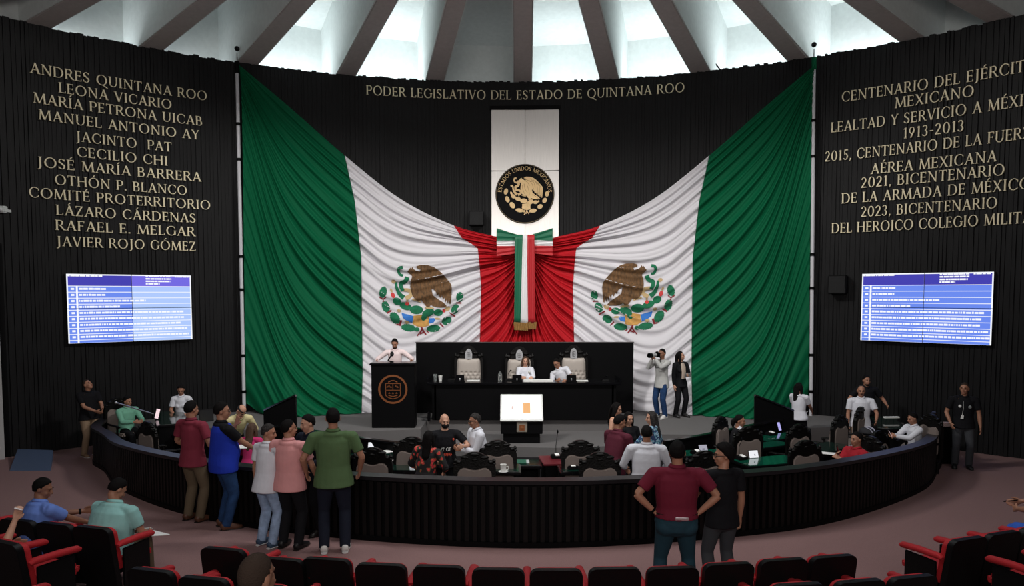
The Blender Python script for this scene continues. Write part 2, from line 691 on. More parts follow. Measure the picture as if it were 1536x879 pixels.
def glyph(c):
    g, w = None, 0.7
    acc = {'Á': 'A', 'É': 'E', 'Í': 'I', 'Ó': 'O'}
    if c in acc:
        g, w = glyph(acc[c])
        return g + acute(w / 2 - 0.03), w
    if c == 'A':
        g, w = [bar(0.1, 0, 0.4, 1, TN * 1.2), bar(0.68, 0, 0.39, 1, TH * 1.08), hb(0.2, 0.58, 0.34), sf(0.1, 0, .22), sf(0.68, 0)], 0.78
    elif c == 'B':
        g, w = stem_(0.13) + bowl(0.13, 0.5, 1, 0.42) + bowl(0.13, 0, 0.54, 0.48), 0.66
    elif c == 'C':
        g, w = arc(0.46, 0.5, 0.42, 0.52, 48, 312) + [vs_(0.74, 0.88, -1), vs_(0.74, 0.12, 1, .14)], 0.8
    elif c == 'D':
        g, w = stem_(0.13) + [hb(0.13, 0.42, TN / 2), hb(0.13, 0.42, 1 - TN / 2)] + arc(0.4, 0.5, 0.4, 0.5, -90, 90), 0.84
    elif c == 'E':
        g, w = stem_(0.13) + [hb(0.13, 0.52, TN / 2), hb(0.13, 0.5, 1 - TN / 2), hb(0.13, 0.44, 0.52), vs_(0.5, 1, -1), vs_(0.53, 0, 1), vs_(0.44, 0.44, 1, .16)], 0.6
    elif c == 'F':
        g, w = stem_(0.13) + [hb(0.13, 0.5, 1 - TN / 2), hb(0.13, 0.42, 0.52), vs_(0.5, 1, -1), vs_(0.42, 0.44, 1, .16)], 0.56
    elif c == 'G':
        g, w = arc(0.46, 0.5, 0.42, 0.52, 48, 318) + [vs_(0.74, 0.88, -1), bar(0.76, 0.1, 0.76, 0.42, TH), sf(0.76, 0.43 + SF, .26)], 0.86
    elif c == 'H':
        g, w = stem_(0.14) + stem_(0.72) + [hb(0.14, 0.72, 0.52)], 0.86
    elif c == 'I':
        g, w = stem_(0.16), 0.32
    elif c == 'J':
        g, w = [bar(0.22, 0.0, 0.22, 1, TH), sf(0.22, 1)] + arc(0.02, 0.0, 0.26, 0.24, -90, 0, TH), 0.4
    elif c == 'L':
        g, w = stem_(0.13) + [hb(0.13, 0.52, TN / 2), vs_(0.53, 0, 1, .24)], 0.58
    elif c == 'M':
        g, w = [bar(0.1, 0, 0.16, 1, TN * 1.2), bar(0.16, 1, 0.47, 0.02, TH), bar(0.47, 0.02, 0.8, 1, TN * 1.2), bar(0.88, 0, 0.8, 1, TH), sf(0.1, 0, .2), sf(0.88, 0), sf(0.12, 1, .16), sf(0.84, 1, .16)], 0.98
    elif c == 'N':
        g, w = [bar(0.14, 0, 0.14, 1, TN * 1.2), bar(0.14, 1, 0.72, 0, TH), bar(0.72, 0, 0.72, 1, TN * 1.2), sf(0.14, 0, .22), sf(0.72, 1, .22), sf(0.1, 1, .16)], 0.86
    elif c in 'OQ0':
        rx = 0.44 if c != '0' else 0.3
        g, w = arc(rx + 0.04, 0.5, rx, 0.52, 0, 360, TH, TN, 28), 2 * rx + 0.08
        if c == 'Q':
            g = g + [[(0.46, 0.02), (0.6, 0.04), (1.0, -0.26), (0.86, -0.26)]]
    elif c == 'P':
        g, w = stem_(0.13) + bowl(0.13, 0.44, 1, 0.48), 0.62
    elif c == 'R':
        g, w = stem_(0.13) + bowl(0.13, 0.48, 1, 0.46) + [bar(0.36, 0.5, 0.66, 0, TH), sf(0.68, 0, .18)], 0.72
    elif c == 'S':
        g, w = arc(0.28, 0.745, 0.24, 0.265, 30, 230, TH * .8) + [[(0.1, 0.66), (0.2, 0.7), (0.5, 0.36), (0.42, 0.28)]] + arc(0.28, 0.265, 0.25, 0.275, -150, 52, TH * .9) + [vs_(0.47, 0.95, -1, .18), vs_(0.06, 0.06, 1, .2)], 0.58
    elif c == 'T':
        g, w = [bar(0.36, 0, 0.36, 1, TH), sf(0.36, 0), hb(0.04, 0.68, 1 - TN / 2), vs_(0.05, 1, -1), vs_(0.67, 1, -1)], 0.72
    elif c == 'U':
        g, w = [bar(0.14, 0.34, 0.14, 1, TH), bar(0.68, 0.3, 0.68, 1, TN * 1.2), sf(0.14, 1), sf(0.68, 1, .2)] + arc(0.39, 0.34, 0.315, 0.36, 180, 360, TH * .8), 0.8
    elif c == 'V':
        g, w = [bar(0.1, 1, 0.4, 0, TH * 1.05), bar(0.41, 0, 0.68, 1, TN * 1.2), sf(0.1, 1), sf(0.68, 1, .2)], 0.76
    elif c == 'X':
        g, w = [bar(0.1, 1, 0.64, 0, TH * 1.1), bar(0.1, 0, 0.62, 1, TN * 1.2), sf(0.1, 1, .2), sf(0.64, 0, .2), sf(0.1, 0, .2), sf(0.62, 1, .2)], 0.74
    elif c == 'Y':
        g, w = [bar(0.36, 0, 0.36, 0.48, TH), bar(0.08, 1, 0.36, 0.46, TH), bar(0.37, 0.46, 0.62, 1, TN * 1.2), sf(0.36, 0), sf(0.08, 1, .2), sf(0.62, 1, .18)], 0.7
    elif c == 'Z':
        g, w = [hb(0.06, 0.6, TN / 2), hb(0.06, 0.58, 1 - TN / 2), bar(0.1, 0, 0.56, 1, TH), vs_(0.07, 1, -1), vs_(0.6, 0, 1)], 0.66
    elif c == '1':
        g, w = [bar(0.24, 0, 0.24, 1, TH), sf(0.24, 0), [(0.06, 0.84), (0.2, 0.92), (0.24, 1), (0.18, 1)]], 0.44
    elif c == '2':
        g, w = arc(0.27, 0.72, 0.24, 0.29, -30, 165, TH * .9) + [[(0.04, 0.05), (0.18, 0.05), (0.5, 0.62), (0.37, 0.6)], hb(0.04, 0.53, 0.04, .08)], 0.58
    elif c == '3':
        g, w = arc(0.25, 0.76, 0.22, 0.25, -85, 155, TH * .8) + arc(0.24, 0.27, 0.25, 0.285, -155, 88, TH * .9), 0.56
    elif c == '5':
        g, w = [hb(0.14, 0.48, 0.96, .08), bar(0.15, 0.52, 0.17, 1, TN * 1.2)] + arc(0.24, 0.3, 0.26, 0.31, -150, 118, TH * .9), 0.56
    elif c == '9':
        g, w = arc(0.28, 0.68, 0.24, 0.33, 0, 360, TH * .8, TN, 20) + [[(0.41, 0.7), (0.53, 0.7), (0.26, 0), (0.14, 0)]], 0.58
    elif c == '-':
        g, w = [hb(0.06, 0.34, 0.42, .08)], 0.4
    elif c == '.':
        g, w = [hb(0.06, 0.19, 0.06, .12)], 0.26
    elif c == ',':
        g, w = [[(0.06, 0.12), (0.19, 0.12), (0.18, 0.02), (0.08, -0.16), (0.05, -0.14), (0.1, 0.0)]], 0.26
    else:
        g, w = [], 0.36
    return g, w


def text_polys(s, gap=0.07):
    """polygons in cap-height units and the total width"""
    x, out = 0.0, []
    for c in s:
        g, w = glyph(c)
        for p in g:
            out.append([(x + a, b) for a, b in p])
        x += w + gap
    return out, x - gap


def wall_text(s, x0, y0, x1, y1, caph, label, group, z=None):
    """one line of raised letters, from its baseline ends in the photo"""
    A, B = at_wall(x0, y0, 0.07), at_wall(x1, y1, 0.07)
    zb_ = (A.z + B.z) / 2 if z is None else z
    t0, t1 = wall_th(A), wall_th(B)
    polys, W = text_polys(s)
    k = (t1 - t0) / W
    base = wall_pt((t0 + t1) / 2, zb_, 0.055)
    o = thing('wall_lettering', label, 'wall lettering', base, 0, group)
    x = 0.0
    for word in s.split(' '):
        if word:
            polys, w = text_polys(word)
            mb = MB()
            for p in polys:
                mb.prism(p, lambda a, b: wall_pt(t0 + (x + a) * k, zb_ + b * caph, 0.03) - base, lambda a, b: wall_pt(t0 + (x + a) * k, zb_ + b * caph, 0.075) - base)
            mb.build('lettering_word', M_gold, o)
            x += w + 0.07
        x += 0.36 + 0.07
    return o


LEFT = [('ANDRES QUINTANA ROO', 45, 107, 311, 152), ('LEONA VICARIO', 88, 137, 258, 165), ('MARÍA PETRONA UICAB', 50, 152, 304, 190), ('MANUEL ANTONIO AY', 58, 179, 299, 209),
        ('JACINTO  PAT', 114, 211, 258, 228), ('CECILIO CHI', 115, 235, 252, 248), ('JOSÉ MARÍA BARRERA', 56, 249, 302, 273), ('OTHÓN P. BLANCO', 82, 277, 281, 292), ('COMITÉ PROTERRITORIO', 43, 297, 316, 313),
        ('LÁZARO CÁRDENAS', 84, 322, 294, 334), ('RAFAEL E. MELGAR', 83, 345, 293, 354), ('JAVIER ROJO GÓMEZ', 85, 369, 294, 376)]
LLAB = ['topmost gold name on the left wall, ANDRES QUINTANA ROO', 'gold name LEONA VICARIO on the left wall', 'gold name MARÍA PETRONA UICAB on the left wall', 'gold name MANUEL ANTONIO AY on the left wall',
        'short gold name JACINTO PAT on the left wall', 'short gold name CECILIO CHI on the left wall', 'gold name JOSÉ MARÍA BARRERA on the left wall', 'gold name OTHÓN P. BLANCO on the left wall',
        'gold line COMITÉ PROTERRITORIO on the left wall', 'gold name LÁZARO CÁRDENAS on the left wall', 'gold name RAFAEL E. MELGAR on the left wall', 'lowest gold name on the left wall, JAVIER ROJO GÓMEZ']
for (s, a, b, c, d), l in zip(LEFT, LLAB):
    wall_text(s, a, b, c, d, 0.225, l, 'gold names on the left wall')
RIGHT = [('CENTENARIO DEL EJÉRCITO', 1262, 153, 1558, 103), ('MEXICANO', 1342, 164, 1461, 142), ('LEALTAD Y SERVICIO A MÉXICO', 1246, 199, 1572, 152), ('1913-2013', 1354, 208, 1446, 196),
         ('2015, CENTENARIO DE LA FUERZA', 1237, 242, 1562, 205), ('AÉREA MEXICANA', 1306, 260, 1495, 243), ('2021, BICENTENARIO', 1291, 282, 1507, 262), ('DE LA ARMADA DE MÉXICO', 1262, 304, 1547, 284),
         ('2023, BICENTENARIO', 1291, 325, 1496, 312), ('DEL HEROICO COLEGIO MILITAR', 1247, 349, 1562, 334)]
RLAB = ['topmost gold line on the right wall, CENTENARIO DEL EJÉRCITO', 'gold word MEXICANO on the right wall', 'gold line LEALTAD Y SERVICIO A MÉXICO on the right wall', 'gold years 1913-2013 on the right wall',
        'gold line 2015, CENTENARIO DE LA FUERZA on the right wall', 'gold words AÉREA MEXICANA on the right wall', 'gold line 2021, BICENTENARIO on the right wall', 'gold line DE LA ARMADA DE MÉXICO on the right wall',
        'gold line 2023, BICENTENARIO on the right wall', 'lowest gold line on the right wall, DEL HEROICO COLEGIO MILITAR']
for (s, a, b, c, d), l in zip(RIGHT, RLAB):
    wall_text(s, a, b, c, d, 0.245, l, 'gold dates on the right wall')
wall_text('PODER LEGISLATIVO DEL ESTADO DE QUINTANA ROO', 549, 142, 1027, 137, 0.25, 'long gold line PODER LEGISLATIVO DEL ESTADO DE QUINTANA ROO over the seal', None)

# ================================================================== DRAPED FLAGS
M_fgreen = mat('green_flag_cloth', (0.0, 0.105, 0.042), 0.7, bump=0.05, scale=90, spec=0.15)
M_fwhite = mat('white_flag_cloth', (0.66, 0.645, 0.68), 0.7, bump=0.05, scale=90, spec=0.15)
M_fred = mat('red_flag_cloth', (0.44, 0.006, 0.013), 0.65, bump=0.05, scale=90, spec=0.2)
V_S = [(0, 97), (.15, 104), (.3, 120), (.45, 152), (.58, 215), (.7, 310), (.85, 440), (1, 610)]
V_M1 = [(0, 157), (.15, 205), (.3, 275), (.45, 360), (.58, 440), (.7, 516), (.85, 604), (1, 700)]
V_G = [(0, 234), (.15, 302), (.3, 388), (.45, 478), (.58, 548), (.7, 604), (.85, 664), (1, 730)]
V_M2 = [(0, 298), (.15, 350), (.3, 424), (.45, 512), (.58, 582), (.7, 634), (.85, 690), (1, 750)]
V_W = [(0, 338), (.15, 366), (.3, 400), (.45, 450), (.58, 505), (.7, 560), (.85, 625), (1, 690)]
V_K2 = [(0, 357), (.15, 373), (.3, 393), (.45, 420), (.58, 455), (.7, 495), (.85, 550), (1, 620)]
V_K = [(0, 369), (.15, 373), (.3, 377), (.45, 380), (.58, 383), (.7, 386), (.85, 389), (1, 392)]
HEM = [(358, 604), (372, 606), (392, 622), (420, 630), (470, 628), (545, 623), (900, 618)]
G_X = [(0, 518), (.15, 533), (.3, 543), (.6, 545), (1, 541)]
W_X = [(0, 680), (.1, 692), (.18, 716), (.4, 721), (.6, 719), (1, 724)]


def flag_px(u, v):
    """photo position of cloth coordinate (u along the cloth, v down it); left flag"""
    gx, wx = interp(G_X, v), interp(W_X, v)
    xs_ = (358 + 10 * v, lerp(430, 440, v), gx, lerp(600, 630, v), wx, interp([(0, 752), (.4, 756), (.7, 768), (.85, 778), (1, 788)], v), 790)
    ys_ = [interp(t, v) for t in (V_S, V_M1, V_G, V_M2, V_W, V_K2, V_K)]
    t = u * 6
    i = min(int(t), 5)
    t -= i
    def cr(a):
        p0, p1, p2 = a[max(i - 1, 0)], a[i], a[i + 1]
        p3 = a[min(i + 2, 6)]
        m1, m2 = (p2 - p0) / 2, (p3 - p1) / 2
        if i == 0:
            m1 = p2 - p1
        if i == 5:
            m2 = p2 - p1
        return ((2 * t ** 3 - 3 * t * t + 1) * p1 + (t ** 3 - 2 * t * t + t) * m1 + (-2 * t ** 3 + 3 * t * t) * p2 + (t ** 3 - t * t) * m2)
    return cr(xs_), cr(ys_)


def fold_fn(seed):
    rg = random.Random(seed)
    comp = [(rg.uniform(9, 12), rg.uniform(0, 6), 0.075), (rg.uniform(15, 19), rg.uniform(0, 6), 0.058), (rg.uniform(27, 34), rg.uniform(0, 6), 0.024), (rg.uniform(45, 55), rg.uniform(0, 6), 0.008)]
    ph = [(rg.uniform(2, 6), rg.uniform(0, 6)) for _ in comp]

    def fn(u, v):
        d = 0.0
        for (n, p, a), (w, q) in zip(comp, ph):
            s_ = math.sin(2 * PI * n * v + p + 0.9 * math.sin(w * u + q) + 1.5 * math.sin(2.3 * v + q))
            d += a * (1.0 - 2.0 * abs(s_) ** 0.7 if n < 25 else s_)
        # open cloth has deep folds; gathered ends are tight; the middle of the white field hangs flatter
        amp = min(1.0, 0.25 + 2.6 * u) * min(1.0, 0.35 + 2.4 * (1 - u))
        amp *= lerp(1.0, 0.60, math.exp(-((u - 0.5) / 0.15) ** 2 - ((v - 0.5) / 0.28) ** 2))
        amp *= min(1.0, 0.45 + 1.8 * v)
        return d * amp
    return fn


NU, NV = 190, 230
FL = {}


def flag_surface(side, seed):
    fn = fold_fn(seed)
    grid = []
    for j in range(NV + 1):
        v = j / NV
        row = []
        for i in range(NU + 1):
            u = i / NU
            x, y = flag_px(u, v)
            if side > 0:
                x = 1581 - x
            hem = interp(HEM, x if side < 0 else 1581 - x)
            cut = y > hem
            y = min(y, hem)
            # the cloth swings out from the wall to where its hem lies on the stage
            xm = x if side < 0 else 1581 - x
            base = 0.28 + interp([(590, 1.30), (640, 0.85)], xm) * max(0.0, (y - 400) / 222) ** 2 * min(1.0, u * 7) + 0.10 * math.sin(PI * u)
            d = base + fn(u, v)
            p = at_wall(x, y, max(d, 0.08))
            p.z = max(p.z, ZS + 0.012)
            row.append((x, y, d, p, cut))
        grid.append(row)
    return grid


def band(grid, i0, i1, name, m, parent):
    mb = MB()
    w = i1 - i0 + 1
    for j in range(NV + 1):
        for i in range(i0, i1 + 1):
            mb.v.append(tuple(grid[j][i][3] - parent.location))
    for j in range(NV):
        for i in range(w - 1):
            a = j * w + i
            if all(grid[jj][i0 + ii][4] for jj in (j, j + 1) for ii in (i, i + 1)):
                continue
            mb.f.append((a, a + 1, a + w + 1, a + w))
    o = mb.build(name, m, parent, smooth=True, angle=180)
    s_ = o.modifiers.new('thick', 'SOLIDIFY')
    s_.thickness = 0.006
    s_.offset = 0
    return o


flags = {}
for side in (-1, 1):
    g = flag_surface(side, 11 if side < 0 else 29)
    FL[side] = g
    loc = g[NV][0][3].copy()
    loc.z = ZS
    fl = thing('national_flag', {-1: 'huge draped green, white and red flag hanging from the left flagpole', 1: 'huge draped green, white and red flag hanging from the right flagpole'}[side], 'flag', loc, 0, 'draped flags on the back wall')
    flags[side] = fl
    ig, iw = round(NU * 2 / 6), round(NU * 4 / 6)
    band(g, 0, ig, 'green_band', M_fgreen, fl)
    band(g, ig, iw, 'white_band', M_fwhite, fl)
    band(g, iw, NU, 'red_band', M_fred, fl)

# ---- emblem, traced in the crop frame (x 540 + u/5.495, y 370 + v/5.495)
M_eagle = mat('brown_feather_print', (0.125, 0.062, 0.022), 0.8, var=0.5, scale=5, bump=0.05, stretch=(4, 4, 1))
M_feather = mat('dark_feather_print', (0.045, 0.02, 0.009), 0.8, bump=0.05)
M_leaf = mat('green_leaf_print', (0.0, 0.13, 0.055), 0.8, bump=0.03, var=0.2, scale=8)
M_tan = mat('tan_print', (0.5, 0.36, 0.18), 0.8, bump=0.03)
M_ochre = mat('ochre_print', (0.5, 0.27, 0.07), 0.8, bump=0.03, var=0.25, scale=9)
M_blue = mat('blue_print', (0.03, 0.17, 0.55), 0.8, bump=0.03)
M_dred = mat('dark_red_print', (0.22, 0.012, 0.02), 0.8, bump=0.03)
M_rprint = mat('red_print', (0.55, 0.04, 0.04), 0.8, bump=0.03)


def blob(cx, cy, rx, ry, rot=0.0, n=16, ser=0.0, k=9):
    out = []
    for i in range(n if not ser else 4 * k):
        m_ = n if not ser else 4 * k
        a = 2 * PI * i / m_
        q = 1 + (ser if i % 2 else 0)
        x, y = rx * q * math.cos(a), ry * q * math.sin(a)
        out.append((cx + x * math.cos(rot) - y * math.sin(rot), cy + x * math.sin(rot) + y * math.cos(rot)))
    return out


def ribbon2(pts, w):
    P = spline(pts, 5)
    L, R_ = [], []
    for i, p in enumerate(P):
        t = (P[min(i + 1, len(P) - 1)] - P[max(i - 1, 0)]).normalized()
        n_ = Vector((-t.y, t.x))
        ww = w[0] + (w[1] - w[0]) * i / (len(P) - 1)
        L.append(tuple(p + n_ * ww))
        R_.append(tuple(p - n_ * ww))
    return L + R_[::-1]


EAGLE = [(405, 188), (415, 172), (424, 182), (432, 165), (440, 182), (458, 196), (492, 206), (500, 190), (468, 178), (466, 160), (500, 150), (560, 152), (610, 168), (655, 200), (690, 235), (730, 280), (752, 312), (757, 350), (754, 400), (748, 470), (738, 475), (734, 440), (722, 470), (716, 430), (704, 462), (696, 415), (684, 445), (676, 402), (660, 425), (650, 390), (636, 405), (625, 372), (604, 352), (590, 350),
         (600, 400), (640, 430), (690, 462), (716, 490), (700, 500), (640, 498), (600, 490), (585, 478), (572, 500), (548, 496), (528, 470), (505, 440), (480, 452), (450, 430), (430, 400), (420, 360), (413, 330), (418, 280), (430, 245), (420, 232), (405, 222), (390, 205)]
SNAKE = [ribbon2([(352, 170), (325, 175), (316, 200), (330, 230), (355, 238)], (13, 10)), ribbon2([(390, 250), (375, 285), (340, 300), (338, 330), (355, 365)], (19, 15)), ribbon2([(297, 292), (300, 330), (315, 370), (335, 400), (362, 420)], (9, 20))]
CLAW = [ribbon2([(360, 355), (400, 360), (425, 385), (405, 412), (375, 425)], (14, 18)), blob(278, 288, 20, 15, 0.4), ribbon2([(430, 430), (455, 440), (500, 455)], (7, 6)), blob(572, 505, 40, 10, 0.1)]
BEAK = [[(352, 232), (360, 212), (380, 204), (400, 210), (418, 220), (420, 236), (400, 250), (370, 255), (355, 248)]]
CACTUS = [blob(305, 450, 36, 30, 0.5), blob(375, 490, 52, 30, 0.35), blob(465, 520, 56, 36, 0.05), blob(562, 545, 52, 32, -0.35), blob(645, 543, 38, 28, 0), blob(528, 580, 22, 32, 0.3)]
TUNA = [blob(272, 400, 16, 24, -0.4), blob(388, 470, 18, 16, 0), blob(692, 528, 14, 14, 0)]
TUNATOP = [blob(258, 360, 9, 18, -0.4), blob(390, 448, 8, 12), blob(722, 510, 24, 18, -0.5)]
STONE = [[(440, 570), (510, 560), (520, 600), (548, 604), (552, 575), (568, 570), (566, 620), (570, 650), (520, 664), (470, 658), (434, 636), (442, 600)]]
LAKE = [[(342, 545), (400, 560), (440, 572), (436, 600), (430, 628), (385, 612), (352, 585)], [(568, 590), (612, 588), (622, 604), (606, 626), (568, 632)]]
SHELL = [blob(322, 528, 17, 13, 0.3), blob(385, 622, 18, 14, 0.2), blob(640, 593, 24, 8, 0.1)]
WREATH = [blob(190, 375, 28, 44, 0.25, ser=0.16), blob(212, 495, 29, 46, -0.35, ser=0.16), blob(288, 588, 34, 50, -0.6, ser=0.14), blob(400, 668, 58, 28, 0.15, ser=0.14), blob(470, 682, 20, 18, 0),
          blob(822, 415, 30, 42, 0.1), blob(785, 515, 32, 42, 0.5), blob(715, 610, 42, 34, -0.5), blob(606, 674, 56, 30, -0.1)]
TIES = [ribbon2([(160, 415), (190, 432), (215, 415)], (5, 5)), ribbon2([(188, 432), (196, 455)], (4, 4)), ribbon2([(222, 548), (260, 525)], (7, 7)), ribbon2([(325, 650), (342, 605)], (8, 8)), ribbon2([(300, 640), (335, 648)], (6, 6)),
        ribbon2([(790, 462), (836, 465)], (5, 5)), ribbon2([(735, 545), (785, 575)], (6, 6)), ribbon2([(660, 632), (690, 665)], (6, 6)), ribbon2([(505, 660), (520, 690), (545, 725)], (7, 6)), ribbon2([(470, 735), (500, 700), (515, 670)], (5, 6)), ribbon2([(495, 720), (525, 705)], (5, 5)), ribbon2([(548, 690), (565, 708)], (5, 4))]
FEATH = [ribbon2([(470, 200 + 0), (520, 240), (560, 290)], (3, 2)), ribbon2([(560, 180), (620, 240), (640, 330)], (3, 2)), ribbon2([(600, 190), (660, 260), (684, 400)], (3, 2)), ribbon2([(640, 215), (700, 300), (712, 420)], (3, 2)), ribbon2([(675, 240), (725, 320), (733, 430)], (3, 2)),
         ribbon2([(540, 200), (590, 260), (615, 340)], (3, 2)), ribbon2([(600, 420), (650, 460), (690, 490)], (3, 2)), ribbon2([(470, 260), (480, 330), (520, 400)], (3, 2)), ribbon2([(440, 280), (450, 350), (480, 420)], (3, 2)), ribbon2([(520, 290), (540, 360), (556, 440)], (3, 2)), ribbon2([(465, 165), (540, 215), (600, 230)], (4, 2)), blob(425, 205, 8, 5)]


def flag_print(name, polys, m, side, parent, lift):
    """printed shapes that follow the cloth's folds"""
    g = FL[side]
    cells = {}
    for j in range(0, NV + 1):
        for i in range(round(NU * 2 / 6), round(NU * 4 / 6) + 1):
            x, y, d, _, _ = g[j][i]
            cells.setdefault((int(x // 5), int(y // 5)), []).append((x, y, d))

    def depth(x, y):
        best = []
        cx, cy = int(x // 5), int(y // 5)
        for a in (-1, 0, 1):
            for b in (-1, 0, 1):
                best += cells.get((cx + a, cy + b), [])
        if not best:
            return 0.4
        best = sorted(((q[0] - x) ** 2 + (q[1] - y) ** 2, q[2]) for q in best)[:4]
        ws = [1 / (b[0] + 0.05) for b in best]
        return sum(w * b[1] for w, b in zip(ws, best)) / sum(ws)

    mb = MB()
    for poly in polys:
        P = [(540 + x / 5.495, 370 + y / 5.495) for x, y in poly]
        if side > 0:
            P = [(1581 - x, y - 2.5) for x, y in P]
        E = []
        for a, b in zip(P, P[1:] + P[:1]):
            n_ = max(1, int(math.hypot(b[0] - a[0], b[1] - a[1]) / 2.0))
            for k in range(n_):
                E.append(Vector((lerp(a[0], b[0], k / n_), lerp(a[1], b[1], k / n_))))
        ne = len(E)
        x0, x1 = min(p.x for p in E), max(p.x for p in E)
        y0, y1 = min(p.y for p in E), max(p.y for p in E)
        st_ = 2.2
        I = [Vector((x0 + (i + 0.5) * st_, y0 + (j + 0.5) * st_)) for i in range(int((x1 - x0) / st_)) for j in range(int((y1 - y0) / st_))]
        vs, _, fs, _, _, _ = delaunay_2d_cdt(E + I, [], [list(range(ne))], 1, 1e-4)
        mb.add([at_wall(p.x, p.y, depth(p.x, p.y) + lift) - parent.location for p in vs], fs)
    o = mb.build(name, m, parent, smooth=True, angle=180)
    return o


for side in (-1, 1):
    fl = flags[side]
    L0 = 0.016
    flag_print('wreath', WREATH, M_leaf, side, fl, L0)
    flag_print('wreath_tie', TIES, M_dred, side, fl, L0 + .004)
    flag_print('lake', LAKE, M_blue, side, fl, L0)
    flag_print('stone', STONE, M_ochre, side, fl, L0 + .003)
    flag_print('cactus', CACTUS, M_leaf, side, fl, L0 + .006)
    flag_print('cactus_fruit', TUNA, M_rprint, side, fl, L0 + .008)
    flag_print('cactus_flower', TUNATOP + SHELL, M_tan, side, fl, L0 + .008)
    flag_print('claw', CLAW, M_tan, side, fl, L0 + .006)
    flag_print('snake', SNAKE, M_leaf, side, fl, L0 + .009)
    e = flag_print('eagle', [EAGLE], M_eagle, side, fl, L0 + .011)
    flag_print('beak', BEAK, M_tan, side, e, L0 + .013)
    flag_print('feather', FEATH, M_feather, side, e, L0 + .013)

# ---- flagpoles
for side, xa, ya, xb, yb in ((-1, 355.5, 100, 366, 600), (1, 1221, 94, 1216.5, 600)):
    A = at_wall(xa, ya, 0.22)
    yb_w = A.y
    B = at_wall(xb, yb, 0.30)
    T = at_wall(xa, ya - 27, 0.22)
    base = B.copy()
    base.z = 0
    fp = thing('flagpole', 'white sectioned flagpole with a ball finial at the ' + ('left' if side < 0 else 'right') + ' edge of the ' + ('left' if side < 0 else 'right') + ' flag', 'flagpole', base, 0, 'flagpoles')
    rel = lambda p: p - base
    MB().loft([rel(Vector((B.x, B.y, 0.0))), rel(B), rel(A)], [0.045, 0.045, 0.045], n=12).build('pole', mat('white_pole_paint', (0.62, 0.62, 0.66), 0.4, bump=0.02), fp, smooth=True)
    MB().loft([rel(A), rel(lerp(A, T, 0.75))], [0.03, 0.015], n=10).build('spike', M_chrome, fp, smooth=True)
    MB().ell(rel(T), (0.065, 0.065, 0.065)).build('ball_finial', M_blackgloss, fp, smooth=True)
    MB().loft([rel(lerp(A, B, -0.015)), rel(lerp(A, B, 0.02))], [0.06, 0.06], n=12).build('tie_knot', M_fgreen if side > 0 else M_black, fp, smooth=True)
    for t in (0.165, 0.27, 0.56, 0.66, 0.86, 0.97):
        MB().loft([rel(lerp(A, B, t)), rel(lerp(A, B, t + 0.008))], [0.062, 0.062], n=12).build('ring', M_black, fp, smooth=True)
        ctr = rel(lerp(A, B, t + 0.004))
        MB().loft([ctr, ctr + (wall_pt(wall_th(A), 0, -0.05) - Vector((A.x, A.y, 0))).normalized() * 0.32], [0.014, 0.014], n=6).build('bracket', M_black, fp)

# ---- tricolour bow in the middle
bc = at_wall(788, 385, 0.62)
bow = thing('ribbon_bow', 'green, white and red ribbon bow hanging where the two flags meet', 'bow', bc)


def cloth_quad(name, m, px4, d0, d1, parent, nfold=5, amp=0.012, vertical=True):
    """ruffled strip between four photo corners tl,tr,br,bl at wall offsets d0 (left) and d1 (right)"""
    tl, tr, br, bl = px4
    mb = MB()
    n, k = 40, 18
    for j in range(k + 1):
        for i in range(n + 1):
            u, v = i / n, j / k
            x = lerp(lerp(tl[0], tr[0], u), lerp(bl[0], br[0], u), v)
            y = lerp(lerp(tl[1], tr[1], u), lerp(bl[1], br[1], u), v)
            t = u if vertical else v
            d = lerp(d0, d1, u) + amp * math.sin(t * nfold * 2 * PI + 2 * (v if vertical else u))
            mb.v.append(tuple(at_wall(x, y, d) - parent.location))
    for j in range(k):
        for i in range(n):
            a = j * (n + 1) + i
            mb.f.append((a, a + 1, a + n + 2, a + n + 1))
    o = mb.build(name, m, parent, smooth=True, angle=180)
    s_ = o.modifiers.new('thick', 'SOLIDIFY')
    s_.thickness = 0.02
    return o


M_bgreen = mat('green_ribbon', (0.0, 0.13, 0.06), 0.5, bump=0.03, sheen=0.2)
M_bwhite = mat('white_ribbon', (0.78, 0.77, 0.78), 0.5, bump=0.03, sheen=0.2)
M_bred = mat('red_ribbon', (0.46, 0.008, 0.014), 0.5, bump=0.03, sheen=0.2)
for xo, xi in ((745, 775), (829, 799)):
    l, r = (xo, xi) if xo < xi else (xi, xo)
    oy = lambda x, a, b: a if x == xo else b
    for nm, m, (a, b), (c, d_) in (('green_loop', M_bgreen, (342, 352), (361, 361)), ('white_loop', M_bwhite, (361, 361), (369, 369)), ('red_loop', M_bred, (369, 369), (384, 380))):
        cloth_quad(nm, m, ((l, oy(l, a, b)), (r, oy(r, a, b)), (r, oy(r, c, d_)), (l, oy(l, c, d_))), 0.56, 0.56, bow, 2, 0.012, False)
cloth_quad('green_tail', M_bgreen, ((773, 352), (784.5, 352), (781.5, 484), (771, 483)), 0.66, 0.66, bow, 1.5, 0.012)
cloth_quad('white_tail', M_bwhite, ((784, 352), (791.5, 352), (792, 486), (781, 484)), 0.68, 0.68, bow, 1.5, 0.012)
cloth_quad('red_tail', M_bred, ((791, 352), (801, 352), (803, 484), (792, 484)), 0.66, 0.66, bow, 1.5, 0.012)
M_fringe = mat('gold_fringe', (0.36, 0.19, 0.05), 0.7, bump=0.8, scale=60, var=0.35, stretch=(8, 8, 0.5))
cloth_quad('gold_fringe', M_fringe, ((771, 483), (793, 485), (792, 496), (771, 495)), 0.67, 0.68, bow, 6, 0.012)
cloth_quad('gold_fringe', M_fringe, ((791, 483), (804, 483), (804, 494), (792, 494)), 0.67, 0.67, bow, 4, 0.012)

